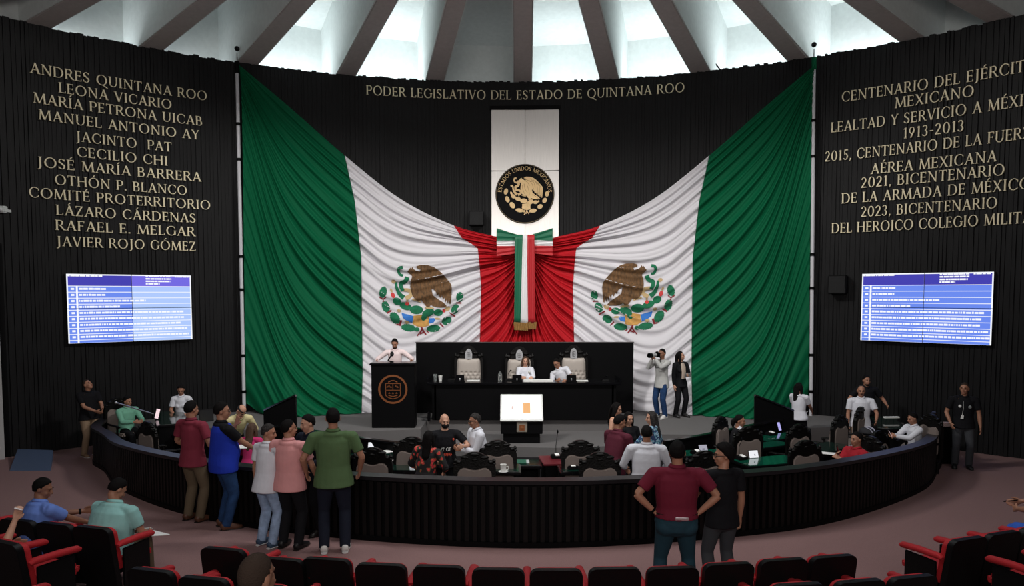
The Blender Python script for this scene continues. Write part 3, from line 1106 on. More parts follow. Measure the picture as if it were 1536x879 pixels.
# ---- round seal
sc_ = at_wall(787.3, 291, 0.16)
seal = thing('round_seal', 'round black seal with a gilded eagle and gold ring of capitals', 'seal', sc_)
nrm = Vector((-math.sin(wall_th(sc_)), -math.cos(wall_th(sc_)), 0))
ex, ez = Vector((-nrm.y, nrm.x, 0)), Vector((0, 0, 1))
if ex.x < 0:
    ex = -ex
rs = (at_wall(831.5, 291, .16) - at_wall(743, 291, .16)).length / 2
SM = Matrix((ex, -nrm, ez)).transposed()


def sp_(x, y, d):
    return ex * x + ez * y + nrm * d


rr_ = Matrix(((ex.x, ez.x, nrm.x), (ex.y, ez.y, nrm.y), (ex.z, ez.z, nrm.z)))
MB().lathe([(rs * 0.985, -0.06), (rs, -0.03), (rs, 0.03), (rs * 0.97, 0.05), (rs * 0.94, 0.05), (rs * 0.93, 0.035), (0.001, 0.035)], n=72, rot=rr_).build('disc', M_black, seal, smooth=True, angle=30)
mb = MB()
for k in range(96):
    q = []
    for kk in (k, k + 1):
        a = 2 * PI * kk / 96
        for r in (0.985, 0.965):
            q.append((r * rs * math.cos(a), r * rs * math.sin(a)))
    mb.prism([q[0], q[2], q[3], q[1]], lambda x, y: sp_(x, y, 0.04), lambda x, y: sp_(x, y, 0.056))
mb.build('rim_line', mat('dim_gold', (0.12, 0.09, 0.05), 0.5, 0.3), seal)
polys, W = text_polys('ESTADOS UNIDOS MEXICANOS')
mb = MB()
a0, a1 = R(176), R(3)
h = rs * 0.13
for p in polys:
    q = []
    for x, y in p:
        a = lerp(a0, a1, x / W)
        r = rs * 0.79 + y * h
        q.append((r * math.cos(a), r * math.sin(a)))
    mb.prism(q, lambda x, y: sp_(x, y, 0.03), lambda x, y: sp_(x, y, 0.055))
mb.build('ring_lettering', M_goldmetal, seal)
es = rs * 2 / 1.06 / 700 * 0.80


def relief(name, polys, d, parent):
    mb = MB()
    for p in polys:
        mb.prism([((x - 470) * es * 1.02 - 0.02, -(y - 410) * es) for x, y in p], lambda x, y: sp_(x, y, 0.02), lambda x, y: sp_(x, y, d))
    return mb.build(name, M_goldmetal, parent, bevel=0.004)


SC_W = [[(x * 1.0, y * 1.0) for x, y in p] for p in WREATH]
e = relief('eagle', [EAGLE], 0.11, seal)
fmb = MB()
for p in FEATH[:-1]:
    fmb.prism([((x - 470) * es * 1.02 - 0.02, -(y - 410) * es) for x, y in p], lambda x, y: sp_(x, y, 0.1), lambda x, y: sp_(x, y, 0.117))
fmb.build('feather', mat('shaded_gilding', (0.30, 0.18, 0.07), 0.5, 0.4), e)
relief('snake', SNAKE + BEAK, 0.085, seal)
relief('cactus', CACTUS + TUNA + STONE, 0.075, seal)
relief('wreath', SC_W + TIES[-4:] + CLAW, 0.065, seal)

# ================================================================== VIDEO WALLS
M_hdr = mat('screen_header_blue', (0, 0, 0), 0.4, emit=(0.045, 0.04, 0.42), estr=1.0)
M_hdr2 = mat('screen_header_violet', (0, 0, 0), 0.4, emit=(0.16, 0.13, 0.75), estr=1.0)
M_rowa = mat('screen_row_blue', (0, 0, 0), 0.4, emit=(0.14, 0.25, 0.86), estr=1.0)
M_rowb = mat('screen_row_pale_blue', (0, 0, 0), 0.4, emit=(0.42, 0.58, 0.98), estr=1.0)
M_scrw = mat('screen_white', (0, 0, 0), 0.4, emit=(0.93, 0.95, 1.0), estr=1.0)
for side, corners in ((-1, ((99, 411), (286, 413), (290.5, 508), (104, 516))), (1, ((1293.5, 410.5), (1491, 408), (1487, 517), (1290, 511)))):
    tl, tr, br, bl = [at_wall(x, y, 0.16) for x, y in corners]
    # plane through the top corners, upright, tilted like the photo
    A, B = tl.copy(), tr.copy()
    zt_ = (A.z + B.z) / 2
    zb2 = (bl.z + br.z) / 2
    A.z = B.z = zt_
    exv = (B - A)
    Wd = exv.length
    exv.normalize()
    nn = Vector((exv.y, -exv.x, 0))
    if nn.y > 0:
        nn = -nn
    Hh = zt_ - zb2
    o_ = A + exv * 0
    cen = (A + B) / 2
    cen.z = zb2
    vw = thing('video_wall', {-1: 'large blue table display under the list of names on the left wall', 1: 'large blue table display under the gold dates on the right wall'}[side], 'screen', cen, 0, 'wall displays')

    def vp(x, y, d):
        return A + exv * x + Vector((0, 0, -y)) + nn * d - cen

    def slab(x0, x1, y0, y1, d0, d1, mb):
        return mb.prism([(x0, y0), (x1, y0), (x1, y1), (x0, y1)], lambda x, y: vp(x, y, d0), lambda x, y: vp(x, y, d1))
    g = 0.012
    hd = Hh * 0.17
    for r_ in range(2):
        for c_ in range(2):
            x0, x1 = c_ * Wd / 2, (c_ + 1) * Wd / 2
            y0, y1 = r_ * Hh / 2, (r_ + 1) * Hh / 2
            pb = slab(x0 + 0.002, x1 - 0.002, y0 + 0.002, y1 - 0.002, -0.06, 0.0, MB()).build('display_panel', M_blackgloss, vw)
            # picture on this panel
            white = MB()
            edge = 0.028
            slab(x0 + g * .5 * (c_ == 1), x1 - g * .5 * (c_ == 0), y0 + g * .5 * (r_ == 1), y1 - g * .5 * (r_ == 0), 0.0, 0.003, white)
            white.build('picture', M_scrw, pb)
            xa, xb = (x0 + edge if c_ == 0 else x0 + g * .5), (x1 - edge if c_ == 1 else x1 - g * .5)
            if r_ == 0:
                hm = MB()
                slab(xa, xb, edge, hd, 0.003, 0.006, hm)
                hm.build('table_header', M_hdr if (c_ == 0 or side > 0) else M_hdr2, pb)
            rows = MB()
            rh = (Hh - hd) / 9.55
            for k in range(10):
                ra, rb = hd + k * rh + 0.014, hd + (k + 1) * rh
                ra, rb = max(ra, y0 + g * .5 * (r_ == 1)), min(rb, y1 - g * .5 * (r_ == 0), Hh - 0.004)
                if rb - ra < 0.01:
                    continue
                if c_ == 0:
                    slab(xa, Wd * 0.068, ra, rb, 0.003, 0.006, rows)
                    slab(Wd * 0.082, xb, ra, rb, 0.003, 0.006, rows)
                else:
                    slab(xa, xb, ra, rb, 0.003, 0.006, rows)
            rows.build('table_rows', M_rowb if (c_ == 1 and side < 0) else M_rowa, pb)
    # lines of writing, too small in the photo to read
    rg = random.Random(5 if side < 0 else 6)
    tx = MB()
    rh = (Hh - hd) / 9.55
    for k, ln in enumerate((0.19, 0.18, 0.52, 0.3, 0.82, 0.83, 0.8, 0.86, 0.87, 0.2)):
        y = hd + (k + 0.52) * rh
        if y + 0.03 > Hh:
            continue
        slab(Wd * 0.03, Wd * 0.055, y - 0.022, y + 0.022, 0.006, 0.009, tx)
        x = Wd * 0.09
        while x < Wd * (0.09 + ln):
            w = rg.uniform(0.02, 0.11)
            slab(x, x + w, y - 0.020 - rg.uniform(0, .006), y + 0.02, 0.006, 0.009, tx)
            x += w + 0.014
    for (xa, xb, yy) in ((0.01, 0.27, 0.035), (0.615, 0.83, 0.03), (0.615, 0.83, 0.085), (0.615, 0.82, 0.14), (0.615, 0.73, 0.195), (0.86, 0.98, 0.03)):
        x = Wd * xa
        while x < Wd * xb:
            w = rg.uniform(0.03, 0.12)
            slab(x, min(x + w, Wd * xb), yy * Hh / 1.45 - 0.018, yy * Hh / 1.45 + 0.018, 0.006, 0.009, tx)
            x += w + 0.012
    tag(tx.build('table_text', M_scrw, vw), 'illegible white lines of text', None)
    fr = MB()
    slab(-0.012, Wd + 0.012, -0.012, Hh + 0.012, -0.10, -0.062, fr)
    slab(Wd * 0.3, Wd * 0.7, Hh * 0.3, Hh * 0.7, -0.45, -0.09, fr)
    fr.build('back_frame', M_black, vw)

# ---- loudspeakers and small wall boxes
for (x, y, w, h, dd, lab) in ((714.5, 328, 0.42, 0.40, 0.3, 'small black loudspeaker on the slats to the left of the seal'), (1257, 427, 0.42, 0.46, 0.3, 'black loudspeaker beside the right video display')):
    p = at_wall(x, y, 0.08 + dd / 2)
    t = wall_th(p)
    sk = thing('wall_speaker', lab, 'speaker', p, -t, 'wall loudspeakers')
    MB().box((0, 0, 0), (w, dd, h)).build('cabinet', M_black, sk, bevel=0.02)
    MB().box((0, -dd / 2 - 0.008, 0), (w * 0.9, 0.02, h * 0.9)).build('grille', mat('speaker_grille', (0.012, 0.012, 0.013), 0.7, bump=0.8, scale=200), sk, bevel=0.006)
    MB().box((0, dd / 2 + 0.05, 0), (0.1, 0.14, 0.12)).build('bracket', M_black, sk)
p = at_y(2, 314, pr.y - 0.35)
cm = thing('wall_sensor', 'small white sensor box at the far left edge of the picture', 'sensor', p)
MB().box((0, 0, 0), (0.2, 0.14, 0.14)).build('housing', M_white, cm, bevel=0.02)
MB().loft([(0.02, -0.05, 0), (0.02, -0.14, -0.01)], [0.045, 0.04], n=14).build('lens', M_white, cm, smooth=True)
MB().box((-0.06, 0.25, 0), (0.06, 0.4, 0.06)).build('bracket', M_white, cm)

# ================================================================== FURNITURE
# ---- panelled outer counter of the horseshoe
def hs_normal(i):
    a, b = HS[max(i - 1, 0)], HS[min(i + 1, len(HS) - 1)]
    t = (b - a).normalized()
    return Vector((t.y, -t.x))          # points outwards (towards the camera at the middle)


HSRES = spline([(p.x, p.y) for p in HS], 4)


def rim_z(Y):
    return interp([(8.9, 1.29), (10.5, 1.19), (12.4, 1.03), (14.2, 0.86), (16.6, 0.80)], Y)


ctr = thing('horseshoe_counter', 'long curved black ribbed counter enclosing the desks, behind the standing visitors', 'counter', (0.35, 9.0, 0.0))
off = ctr.location
pts = [p for p in HSRES]
# resample evenly
L = [0.0]
for a, b in zip(pts, pts[1:]):
    L.append(L[-1] + (b - a).length)
def hs_at(s_):
    s_ = max(0, min(s_, L[-1] - 1e-6))
    lo, hi = 0, len(L) - 1
    while hi - lo > 1:
        m_ = (lo + hi) // 2
        if L[m_] <= s_:
            lo = m_
        else:
            hi = m_
    t = (s_ - L[lo]) / (L[hi] - L[lo])
    p = pts[lo].lerp(pts[hi], t)
    tg = (pts[hi] - pts[lo]).normalized()
    return p, Vector((tg.y, -tg.x))


def hs_strip(mb, o0, o1, z0f, z1f, s0=0.0, s1=None, n=220):
    s1 = L[-1] if s1 is None else s1
    k = len(mb.v)
    for i in range(n + 1):
        p, nn = hs_at(lerp(s0, s1, i / n))
        for o_, zf in ((o0, z0f), (o1, z0f), (o1, z1f), (o0, z1f)):
            q = p + nn * o_
            mb.v.append((q.x - off.x, q.y - off.y, zf(p.y)))
    for i in range(n):
        a = k + 4 * i
        for c in range(4):
            mb.f.append((a + c, a + (c + 1) % 4, a + 4 + (c + 1) % 4, a + 4 + c))
    mb.f += [(k, k + 1, k + 2, k + 3), (k + 4 * n + 3, k + 4 * n + 2, k + 4 * n + 1, k + 4 * n)]
    return mb


hs_strip(MB(), -0.10, 0.0, lambda y: -0.02, lambda y: rim_z(y) - 0.04).build('counter_body', M_black, ctr)
mb = MB()
s_ = 0.05
while s_ < L[-1]:
    p, nn = hs_at(s_)
    tg = Vector((-nn.y, nn.x))
    z0, z1 = slope_z(p.y) - 0.02, rim_z(p.y) - 0.07
    q = p + nn * 0.018
    mb.box((q.x - off.x, q.y - off.y, (z0 + z1) / 2), (0.055, 0.03, z1 - z0), Matrix.Rotation(math.atan2(tg.y, tg.x), 3, 'Z'))
    s_ += 0.105
mb.build('ribbed_front', mat('black_ribs', (0.0045, 0.0036, 0.0036), 0.5, bump=0.1, scale=20, spec=0.2), ctr)
hs_strip(MB(), -0.14, 0.055, lambda y: rim_z(y) - 0.05, lambda y: rim_z(y)).build('counter_rim', mat('rim_lacquer', (0.012, 0.011, 0.013), 0.36, bump=0.02, spec=0.35), ctr, smooth=True)
hs_strip(MB(), 0.0, 0.05, lambda y: slope_z(y) - 0.02, lambda y: slope_z(y) + 0.07).build('plinth', M_black, ctr)

# ---- deputies' chair: carved black frame, taupe panel
def chair_outline(w, z0, z1):
    """upright back outline with an arched carved crest, half width w"""
    h = z1 - z0
    right = [(w * 0.96, z0), (w, z0 + h * 0.55), (w * 1.02, z0 + h * 0.70), (w * 0.98, z0 + h * 0.76), (w * 0.80, z0 + h * 0.80), (w * 0.66, z0 + h * 0.86), (w * 0.50, z0 + h * 0.94), (w * 0.30, z0 + h * 0.985), (w * 0.12, z0 + h)]
    return right + [(-x, z) for x, z in reversed(right)]


def panel_outline(w, z0, z1):
    h = z1 - z0
    right = [(w * 0.97, z0), (w, z0 + h * 0.5), (w * 0.95, z0 + h * 0.86), (w * 0.80, z0 + h * 0.96), (w * 0.62, z0 + h), (w * 0.42, z0 + h * 0.985), (w * 0.25, z0 + h * 0.95), (w * 0.08, z0 + h * 0.935)]
    return right + [(-x, z) for x, z in reversed(right)]


def make_chair():
    """local: sitter faces +Y, back at y=0"""
    t = thing('carved_armchair', 'x', 'chair', (0, 0, 0), 0, 'carved black armchairs at the desks')
    ol = chair_outline(0.31, 0.42, 1.25)
    mb = MB().prism(ol, lambda x, z: Vector((x, -0.035, z)), lambda x, z: Vector((x, 0.035, z)))
    mb.build('back_frame', M_wood, t, bevel=0.012)
    mb = MB()
    for s in (-1, 1):
        mb.ell((s * 0.14, 0, 1.17), (0.075, 0.05, 0.03)).ell((s * 0.235, 0, 1.10), (0.05, 0.05, 0.03))
    mb.ell((0, 0, 1.215), (0.10, 0.05, 0.035)).ell((0, 0, 1.14), (0.06, 0.052, 0.03))
    mb.build('carved_crest', M_wood, t, smooth=True)
    MB().prism(panel_outline(0.262, 0.50, 1.02), lambda x, z: Vector((x, -0.052, z)), lambda x, z: Vector((x, 0.075, z))).build('back_panel', M_taupe, t, smooth=True, bevel=0.02)
    for s in (-1, 1):
        MB().lathe([(0.02, 0), (0.034, 0.02), (0.022, 0.04), (0.03, 0.065), (0.016, 0.09), (0.004, 0.1)], (s * 0.285, 0, 1.055), 12).build('finial', M_wood, t, smooth=True)
    MB().box((0, 0.31, 0.40), (0.58, 0.56, 0.09)).build('seat_frame', M_wood, t, bevel=0.02)
    MB().box((0, 0.32, 0.475), (0.52, 0.50, 0.09)).build('seat_cushion', M_taupe, t, smooth=True, bevel=0.03)
    for sx in (-1, 1):
        for y in (0.04, 0.56):
            MB().loft([(sx * 0.26, y, 0.0), (sx * 0.262, y, 0.12), (sx * 0.265, y, 0.36)], [0.024, 0.027, 0.036], n=10).build('leg', M_wood, t, smooth=True)
        MB().loft([(sx * 0.30, 0.02, 0.72), (sx * 0.31, 0.25, 0.70), (sx * 0.30, 0.45, 0.685), (sx * 0.30, 0.50, 0.66)], [(0.03, 0.02)] * 3 + [(0.03, 0.03)], n=10).build('armrest', M_wood, t, smooth=True)
        MB().loft([(sx * 0.285, 0.42, 0.40), (sx * 0.295, 0.44, 0.55), (sx * 0.30, 0.45, 0.68)], [0.022, 0.02, 0.022], n=10).build('arm_post', M_wood, t, smooth=True)
    return t


proto = make_chair()
used = [0]


def put_chair(px, py, face, label, zt=1.25):
    """crest top at the photo point; face = degrees right of straight to the stage"""
    p = at_z(px, py, zt)
    k = zt / 1.25
    if used[0] == 0:
        o = proto
        o.location = (p.x, p.y, 0)
        o.rotation_euler = (0, 0, R(-face))
        o['label'] = label
    else:
        o = dup(proto, (p.x, p.y, 0), R(-face), label)
    used[0] += 1
    return o


CH = [(559, 671, 8, 'carved black armchair seen from behind, beside the man in the green polo'),
      (618, 655, 4, 'carved black armchair behind the woman in the floral blouse, to her left'),
      (712, 678, 0, 'carved black armchair seen from behind, in front of the man in white shirt and glasses'),
      (746, 660, -6, 'carved black armchair with its back partly hidden by the man in white shirt and glasses'),
      (871, 660, -3, 'carved black armchair behind another, next to the small dark red table'),
      (900, 678, 0, 'carved black armchair seen from behind, next to the bending man in dark maroon'),
      (1058, 676, -8, 'carved black armchair half hidden by the maroon polo and the curly haired visitor'),
      (1122, 652, -20, 'carved black armchair beside the seated woman in a dark suit'),
      (1208, 660, -18, 'carved black armchair at the rim of the right side green topped desk'),
      (1198, 636, -29, 'carved black armchair behind the one at the rim, below the woman in the white tee'),
      (1260, 622, -40, 'tall narrow carved armchair turned aside, left of the man in the white polo'),
      (1291, 610, -46, 'carved armchair standing in front of the man in the white polo with moustache'),
      (1317, 646, -32, 'carved armchair right behind the man in the red shirt'),
      (1401, 617, -55, 'carved armchair in side view behind the seated man in the long white shirt'),
      (221, 632, 36, 'carved armchair at the left end of the horseshoe, under the tablet')]
for c in CH:
    put_chair(*c, zt=1.10 if c[0] == 1122 else 1.25)

# ---- desks
def make_desk(w, d, glass, label, loc, rz, group='deputies desks with dark glass tops', h=0.78):
    """local: sitter on the -Y side"""
    t = thing('deputy_desk', label, 'desk', loc, rz, group)
    mb = MB().box((0, d / 2 - 0.03, h / 2 - 0.02), (w - 0.06, 0.04, h - 0.06))
    mb.build('front_panel', M_black, t, bevel=0.006)
    for s in (-1, 1):
        MB().box((s * (w / 2 - 0.05), 0, h / 2 - 0.02), (0.04, d - 0.06, h - 0.06)).build('side_panel', M_black, t, bevel=0.006)
    MB().box((0, 0, h - 0.025), (w, d, 0.05)).build('desk_top', M_blackgloss, t, bevel=0.012)
    MB().box((0, 0, h + 0.004), (w - 0.08, d - 0.08, 0.008)).build('glass_plate', glass, t, bevel=0.002)
    return t


M_glass_dark = mat('dark_glass_top', (0.004, 0.02, 0.014), 0.08, bump=0.01, scale=5, coat=0.5)
M_top_red = mat('maroon_leather_top', (0.10, 0.006, 0.012), 0.35, bump=0.1, scale=80)


def desk_at(px, py, face, w, d, glass, label, h=0.78):
    p = at_z(px, py, h)
    return make_desk(w, d, glass, label, (p.x, p.y, 0), R(-face), h=h)


DK = [desk_at(605, 700, 4, 1.15, 0.60, M_glass_dark, 'glass topped desk in front of the woman in the floral blouse'),
      desk_at(735, 702, 0, 1.0, 0.60, M_glass_dark, 'glass topped desk with the white cup'),
      desk_at(882, 702, -2, 0.95, 0.55, M_glass_dark, 'glass topped desk between the two armchairs near the bending man'),
      desk_at(560, 680, 8, 1.25, 0.5, M_glass_dark, 'glass topped desk with a lit tablet, near the green polo'),
      desk_at(788, 694, 0, 0.55, 0.5, M_glass_dark, 'small desk carrying a green folder', 0.74),
      desk_at(1052, 679, -10, 1.1, 0.5, M_glass_green, 'green glass topped desk beside the man in the white long shirt back'),
      desk_at(1152, 691, -17, 1.15, 0.62, M_glass_green, 'green glass topped desk with a white lit display'),
      desk_at(1152, 667, -26, 0.95, 0.45, M_glass_green, 'narrow green glass topped desk behind the white display'),
      desk_at(1167, 655, -30, 1.2, 0.5, M_glass_green, 'green glass topped desk with a leaning lit phone'),
      desk_at(1238, 672, -38, 1.2, 0.6, M_glass_dark, 'dark desk with a white paper, beside the man in the red shirt'),
      desk_at(1330, 634, -70, 1.6, 0.6, M_glass_dark, 'dark desk before the seated man in the long white shirt'),
      desk_at(395, 662, 20, 1.3, 0.6, M_glass_dark, 'dark desk before the woman in the pink top'),
      desk_at(256, 626, 62, 1.9, 0.6, M_glass_dark, 'dark desk under the papers of the woman in the white polo', 0.98),
      desk_at(300, 655, 40, 1.2, 0.6, M_glass_dark, 'dark desk behind the man in the blue vest')]
rt = at_z(826, 690, 0.76)
st_ = thing('side_table', 'narrow small table with a dark red leather top and a microphone', 'table', (rt.x, rt.y, 0), R(6))
MB().box((0, 0, 0.37), (0.26, 0.56, 0.74)).build('cabinet', M_black, st_, bevel=0.008)
MB().box((0, 0, 0.75), (0.34, 0.66, 0.03)).build('table_top', M_top_red, st_, bevel=0.008)

# curved black fronts of the inner desks
for nm, prof, lab in (('R', [(998, 661), (1040, 655), (1090, 645), (1135, 636), (1180, 628)], 'curved black desk front facing the stage, right of the stairs'), ('L', [(400, 638), (440, 642), (500, 650), (545, 657), (600, 664)], 'curved black desk front facing the stage, left of the stairs')):
    Z = 0.96
    P = [at_z(x, y, Z) for x, y in prof]
    P = spline([(p.x, p.y) for p in P], 8)
    base = Vector((P[len(P) // 2].x, P[len(P) // 2].y, 0))
    t = thing('desk_screen', lab, 'desk front', base, 0, 'curved desk fronts')
    for part, o0, o1, z0, z1, m in (('screen_body', 0.0, 0.06, 0.0, Z - 0.03, M_black), ('screen_rail', -0.02, 0.08, Z - 0.03, Z, M_blackgloss)):
        mb = MB()
        for i, p in enumerate(P):
            tg = (P[min(i + 1, len(P) - 1)] - P[max(i - 1, 0)]).normalized()
            nn = Vector((-tg.y, tg.x))
            for o_, z in ((o0, z0), (o1, z0), (o1, z1), (o0, z1)):
                q = p + nn * o_
                mb.v.append((q.x - base.x, q.y - base.y, z))
        for i in range(len(P) - 1):
            a = 4 * i
            for c in range(4):
                mb.f.append((a + c, a + (c + 1) % 4, a + 4 + (c + 1) % 4, a + 4 + c))
        n4 = 4 * (len(P) - 1)
        mb.f += [(0, 1, 2, 3), (n4 + 3, n4 + 2, n4 + 1, n4)]
        mb.build(part, m, t)

# tall sloping black wings beside the stage
for pts_, lab, Y in ((((396, 617), (444, 594), (445.5, 652), (397, 652)), 'black sloping side screen at the left end of the stage', 15.3), (((1132, 594), (1190, 617), (1190, 650), (1132, 650)), 'black sloping side screen at the right end of the stage', 15.3)):
    P = [at_y(x, y, Y) for x, y in pts_]
    b = Vector(((P[0].x + P[1].x) / 2, Y, 0))
    for p in P[2:]:
        p.z = 0.0
    t = thing('side_screen', lab, 'screen panel', b, 0, 'side screens of the stage')
    MB().prism([(p.x, p.z) for p in P], lambda x, z: Vector((x - b.x, -0.05, z)), lambda x, z: Vector((x - b.x, 0.05, z))).build('panel', M_black, t, bevel=0.01)
    q = (P[1] - P[0])
    MB().loft([(P[0].x - b.x, 0, P[0].z + 0.012), (P[1].x - b.x, 0, P[1].z + 0.012)], [(0.03, 0.07)] * 2, ref=(0, 0, 1), n=4).build('top_rail', M_blackgloss, t)

# ---- presidium: back board, long desk, three tufted chairs
BY = 18.9
tl, br_ = at_y(624, 514, BY), at_y(949, 630, BY)
bz = ZS
cx = (tl.x + br_.x) / 2
bd = thing('backdrop_board', 'wide black board standing behind the presiding desk', 'board', (cx, BY, bz))
MB().box((0, 0, (tl.z - bz) / 2), (br_.x - tl.x, 0.06, tl.z - bz)).build('board_panel', M_black, bd, bevel=0.006)
MB().box((0, 0, tl.z - bz + 0.01), (br_.x - tl.x + 0.02, 0.08, 0.02)).build('top_trim', mat('board_edge', (0.05, 0.045, 0.045), 0.4), bd)
for s in (-1, 1):
    MB().box((s * ((br_.x - tl.x) / 2 - 0.4), 0.09, 0.1), (0.08, 0.2, 0.2)).build('foot', M_black, bd)
DY = 17.8
dl, dr = at_y(641, 573, DY), at_y(931, 573, DY)
dz = dl.z
dk = thing('presiding_desk', 'long black desk on the stage where three tufted chairs stand', 'desk', ((dl.x + dr.x) / 2, DY, ZS))
dw = dr.x - dl.x
MB().box((0, 0.05, (dz - ZS) / 2 - 0.03), (dw * 0.955, 0.08, dz - ZS - 0.06)).build('front_panel', M_black, dk, bevel=0.008)
for s in (-1, 1):
    MB().box((s * dw * 0.46, 0.36, (dz - ZS) / 2 - 0.03), (0.06, 0.7, dz - ZS - 0.06)).build('side_panel', M_black, dk, bevel=0.008)
    mb = MB().box((s * (dw / 2 - 0.01), 0.35, dz - ZS + 0.03), (0.05, 0.8, 0.12))
    mb.build('end_lip', M_blackgloss, dk, bevel=0.01)
MB().box((0, 0.35, dz - ZS - 0.035), (dw, 0.85, 0.06)).build('desk_top', M_blackgloss, dk, bevel=0.012)
MB().box((-dw / 2 + 0.05, -0.1, 0.12), (0.06, 0.2, 0.24)).build('corner_foot', M_blackgloss, dk, bevel=0.01)

M_silver = mat('silver_plaque', (0.55, 0.56, 0.58), 0.35, 0.6, bump=0.4, scale=60)


def make_high_chair():
    """local: faces -Y (the hall)"""
    t = thing('tufted_chair', 'x', 'chair', (0, 0, 0), 0, 'tufted beige presiding chairs')
    # tufted cushion as a dimpled grid
    w, z0, z1 = 0.33, 0.52, 1.36
    n, m = 36, 48
    buttons = []
    for r_ in range(6):
        for c_ in range(-2, 3):
            buttons.append((c_ * 0.115 + (0.0575 if r_ % 2 else 0), 0.58 + r_ * 0.085))
    mb = MB()
    for j in range(m + 1):
        for i in range(n + 1):
            u, v = i / n * 2 - 1, j / m
            z = lerp(z0, z1, v)
            ww = w * (1.0 - 0.10 * v)
            if v > 0.86:
                ww *= math.sqrt(max(0.0, 1 - ((v - 0.86) / 0.16) ** 2)) * 0.25 + 0.75
            x = u * ww
            zz = z - 0.03 * math.exp(-(x / 0.06) ** 2) * max(0, (v - 0.8) / 0.2)
            y = -0.10 * (1 - abs(u) ** 6) * (1 - abs(2 * v - 1) ** 10) ** 0.5
            for bx, bz_ in buttons:
                y += 0.035 * math.exp(-((x - bx) ** 2 + (z - bz_) ** 2) / 0.0007)
            mb.v.append((x, y - 0.02, zz))
    for j in range(m):
        for i in range(n):
            a = j * (n + 1) + i
            mb.f.append((a, a + 1, a + n + 2, a + n + 1))
    cu = mb.build('tufted_back', M_beige, t, smooth=True, angle=180)
    so = cu.modifiers.new('t', 'SOLIDIFY')
    so.thickness = 0.02
    bmb = MB()
    for bx, bz_ in buttons:
        if abs(bx) < w * 0.85:
            bmb.ell((bx, -0.088, bz_), (0.011, 0.006, 0.011), nu=8, nv=6)
    bmb.build('button', M_beige, cu, smooth=True)
    ol = [(0.37, 0.40), (0.37, 1.30), (0.33, 1.42), (0.24, 1.47), (0.20, 1.56), (0.10, 1.66), (0.0, 1.69)]
    ol = ol + [(-x, z) for x, z in reversed(ol[:-1])]
    MB().prism(ol, lambda x, z: Vector((x, 0.0, z)), lambda x, z: Vector((x, 0.06, z))).build('carved_frame', M_wood, t, bevel=0.012)
    cr = MB()
    for s in (-1, 1):
        cr.ell((s * 0.17, 0.0, 1.50), (0.08, 0.04, 0.045)).ell((s * 0.28, 0.0, 1.42), (0.06, 0.04, 0.05))
        cr.lathe([(0.03, 0), (0.04, 0.03), (0.02, 0.07), (0.005, 0.1)], (s * 0.335, 0.03, 1.40), 12)
    cr.build('carved_crest', M_wood, t, smooth=True)
    pl = [(0.085, 1.34), (0.09, 1.47), (0.07, 1.55), (0.035, 1.60), (0, 1.61)]
    pl = pl + [(-x, z) for x, z in reversed(pl[:-1])]
    pq = MB().prism(pl, lambda x, z: Vector((x, -0.05, z)), lambda x, z: Vector((x, -0.02, z))).build('silver_plaque', M_silver, t, bevel=0.008)
    pq['label'] = 'small silver arched plaque'
    g = MB()
    for (x, z, a, b) in ((-0.035, 1.46, .004, .06), (0.035, 1.46, .004, .06), (0, 1.52, .035, .004), (0, 1.46, .035, .004), (0, 1.40, .035, .004), (0, 1.46, .004, .06)):
        g.box((x, -0.053, z), (a * 2, 0.01, b * 2))
    g.build('plaque_device', M_black, pq, bevel=0.004)
    MB().box((0, -0.33, 0.42), (0.66, 0.62, 0.12)).build('seat_frame', M_wood, t, bevel=0.02)
    MB().box((0, -0.34, 0.52), (0.58, 0.56, 0.10)).build('seat_cushion', M_beige, t, smooth=True, bevel=0.035)
    for sx in (-1, 1):
        for y in (0.0, -0.6):
            MB().loft([(sx * 0.29, y, 0), (sx * 0.29, y, 0.15), (sx * 0.29, y, 0.38)], [0.025, 0.03, 0.042], n=10).build('leg', M_wood, t, smooth=True)
        MB().loft([(sx * 0.35, 0.0, 0.82), (sx * 0.36, -0.3, 0.80), (sx * 0.35, -0.55, 0.76)], [(0.035, 0.025)] * 3, n=10).build('armrest', M_wood, t, smooth=True)
        MB().loft([(sx * 0.34, -0.5, 0.44), (sx * 0.35, -0.5, 0.77)], [0.025, 0.025], n=10).build('arm_post', M_wood, t, smooth=True)
    return t


hc = make_high_chair()
HC = [(703, 523, 'tufted beige chair at the presiding desk, empty and nearest the lectern'), (779, 524, 'tufted beige chair in which the woman in the white blouse sits'), (860.5, 522, 'tufted beige chair behind the man leaning over in a white shirt')]
for i, (x, y, l) in enumerate(HC):
    p = at_y(x, y, 18.72)
    o = hc if i == 0 else dup(hc, (0, 0, 0), 0)
    o.location = (p.x, p.y, p.z - 1.61)
    o['label'] = l
print('high chair base z', p.z - 1.61, 'stage', ZS)
MB_r = MB().box((cx, 18.36, (ZS + p.z - 1.61) / 2), (dw * 0.9, 1.0, max(p.z - 1.61 - ZS, 0.02)))
struct(MB_r.build('floor_presiding_riser', M_stage))
RZ = p.z - 1.61

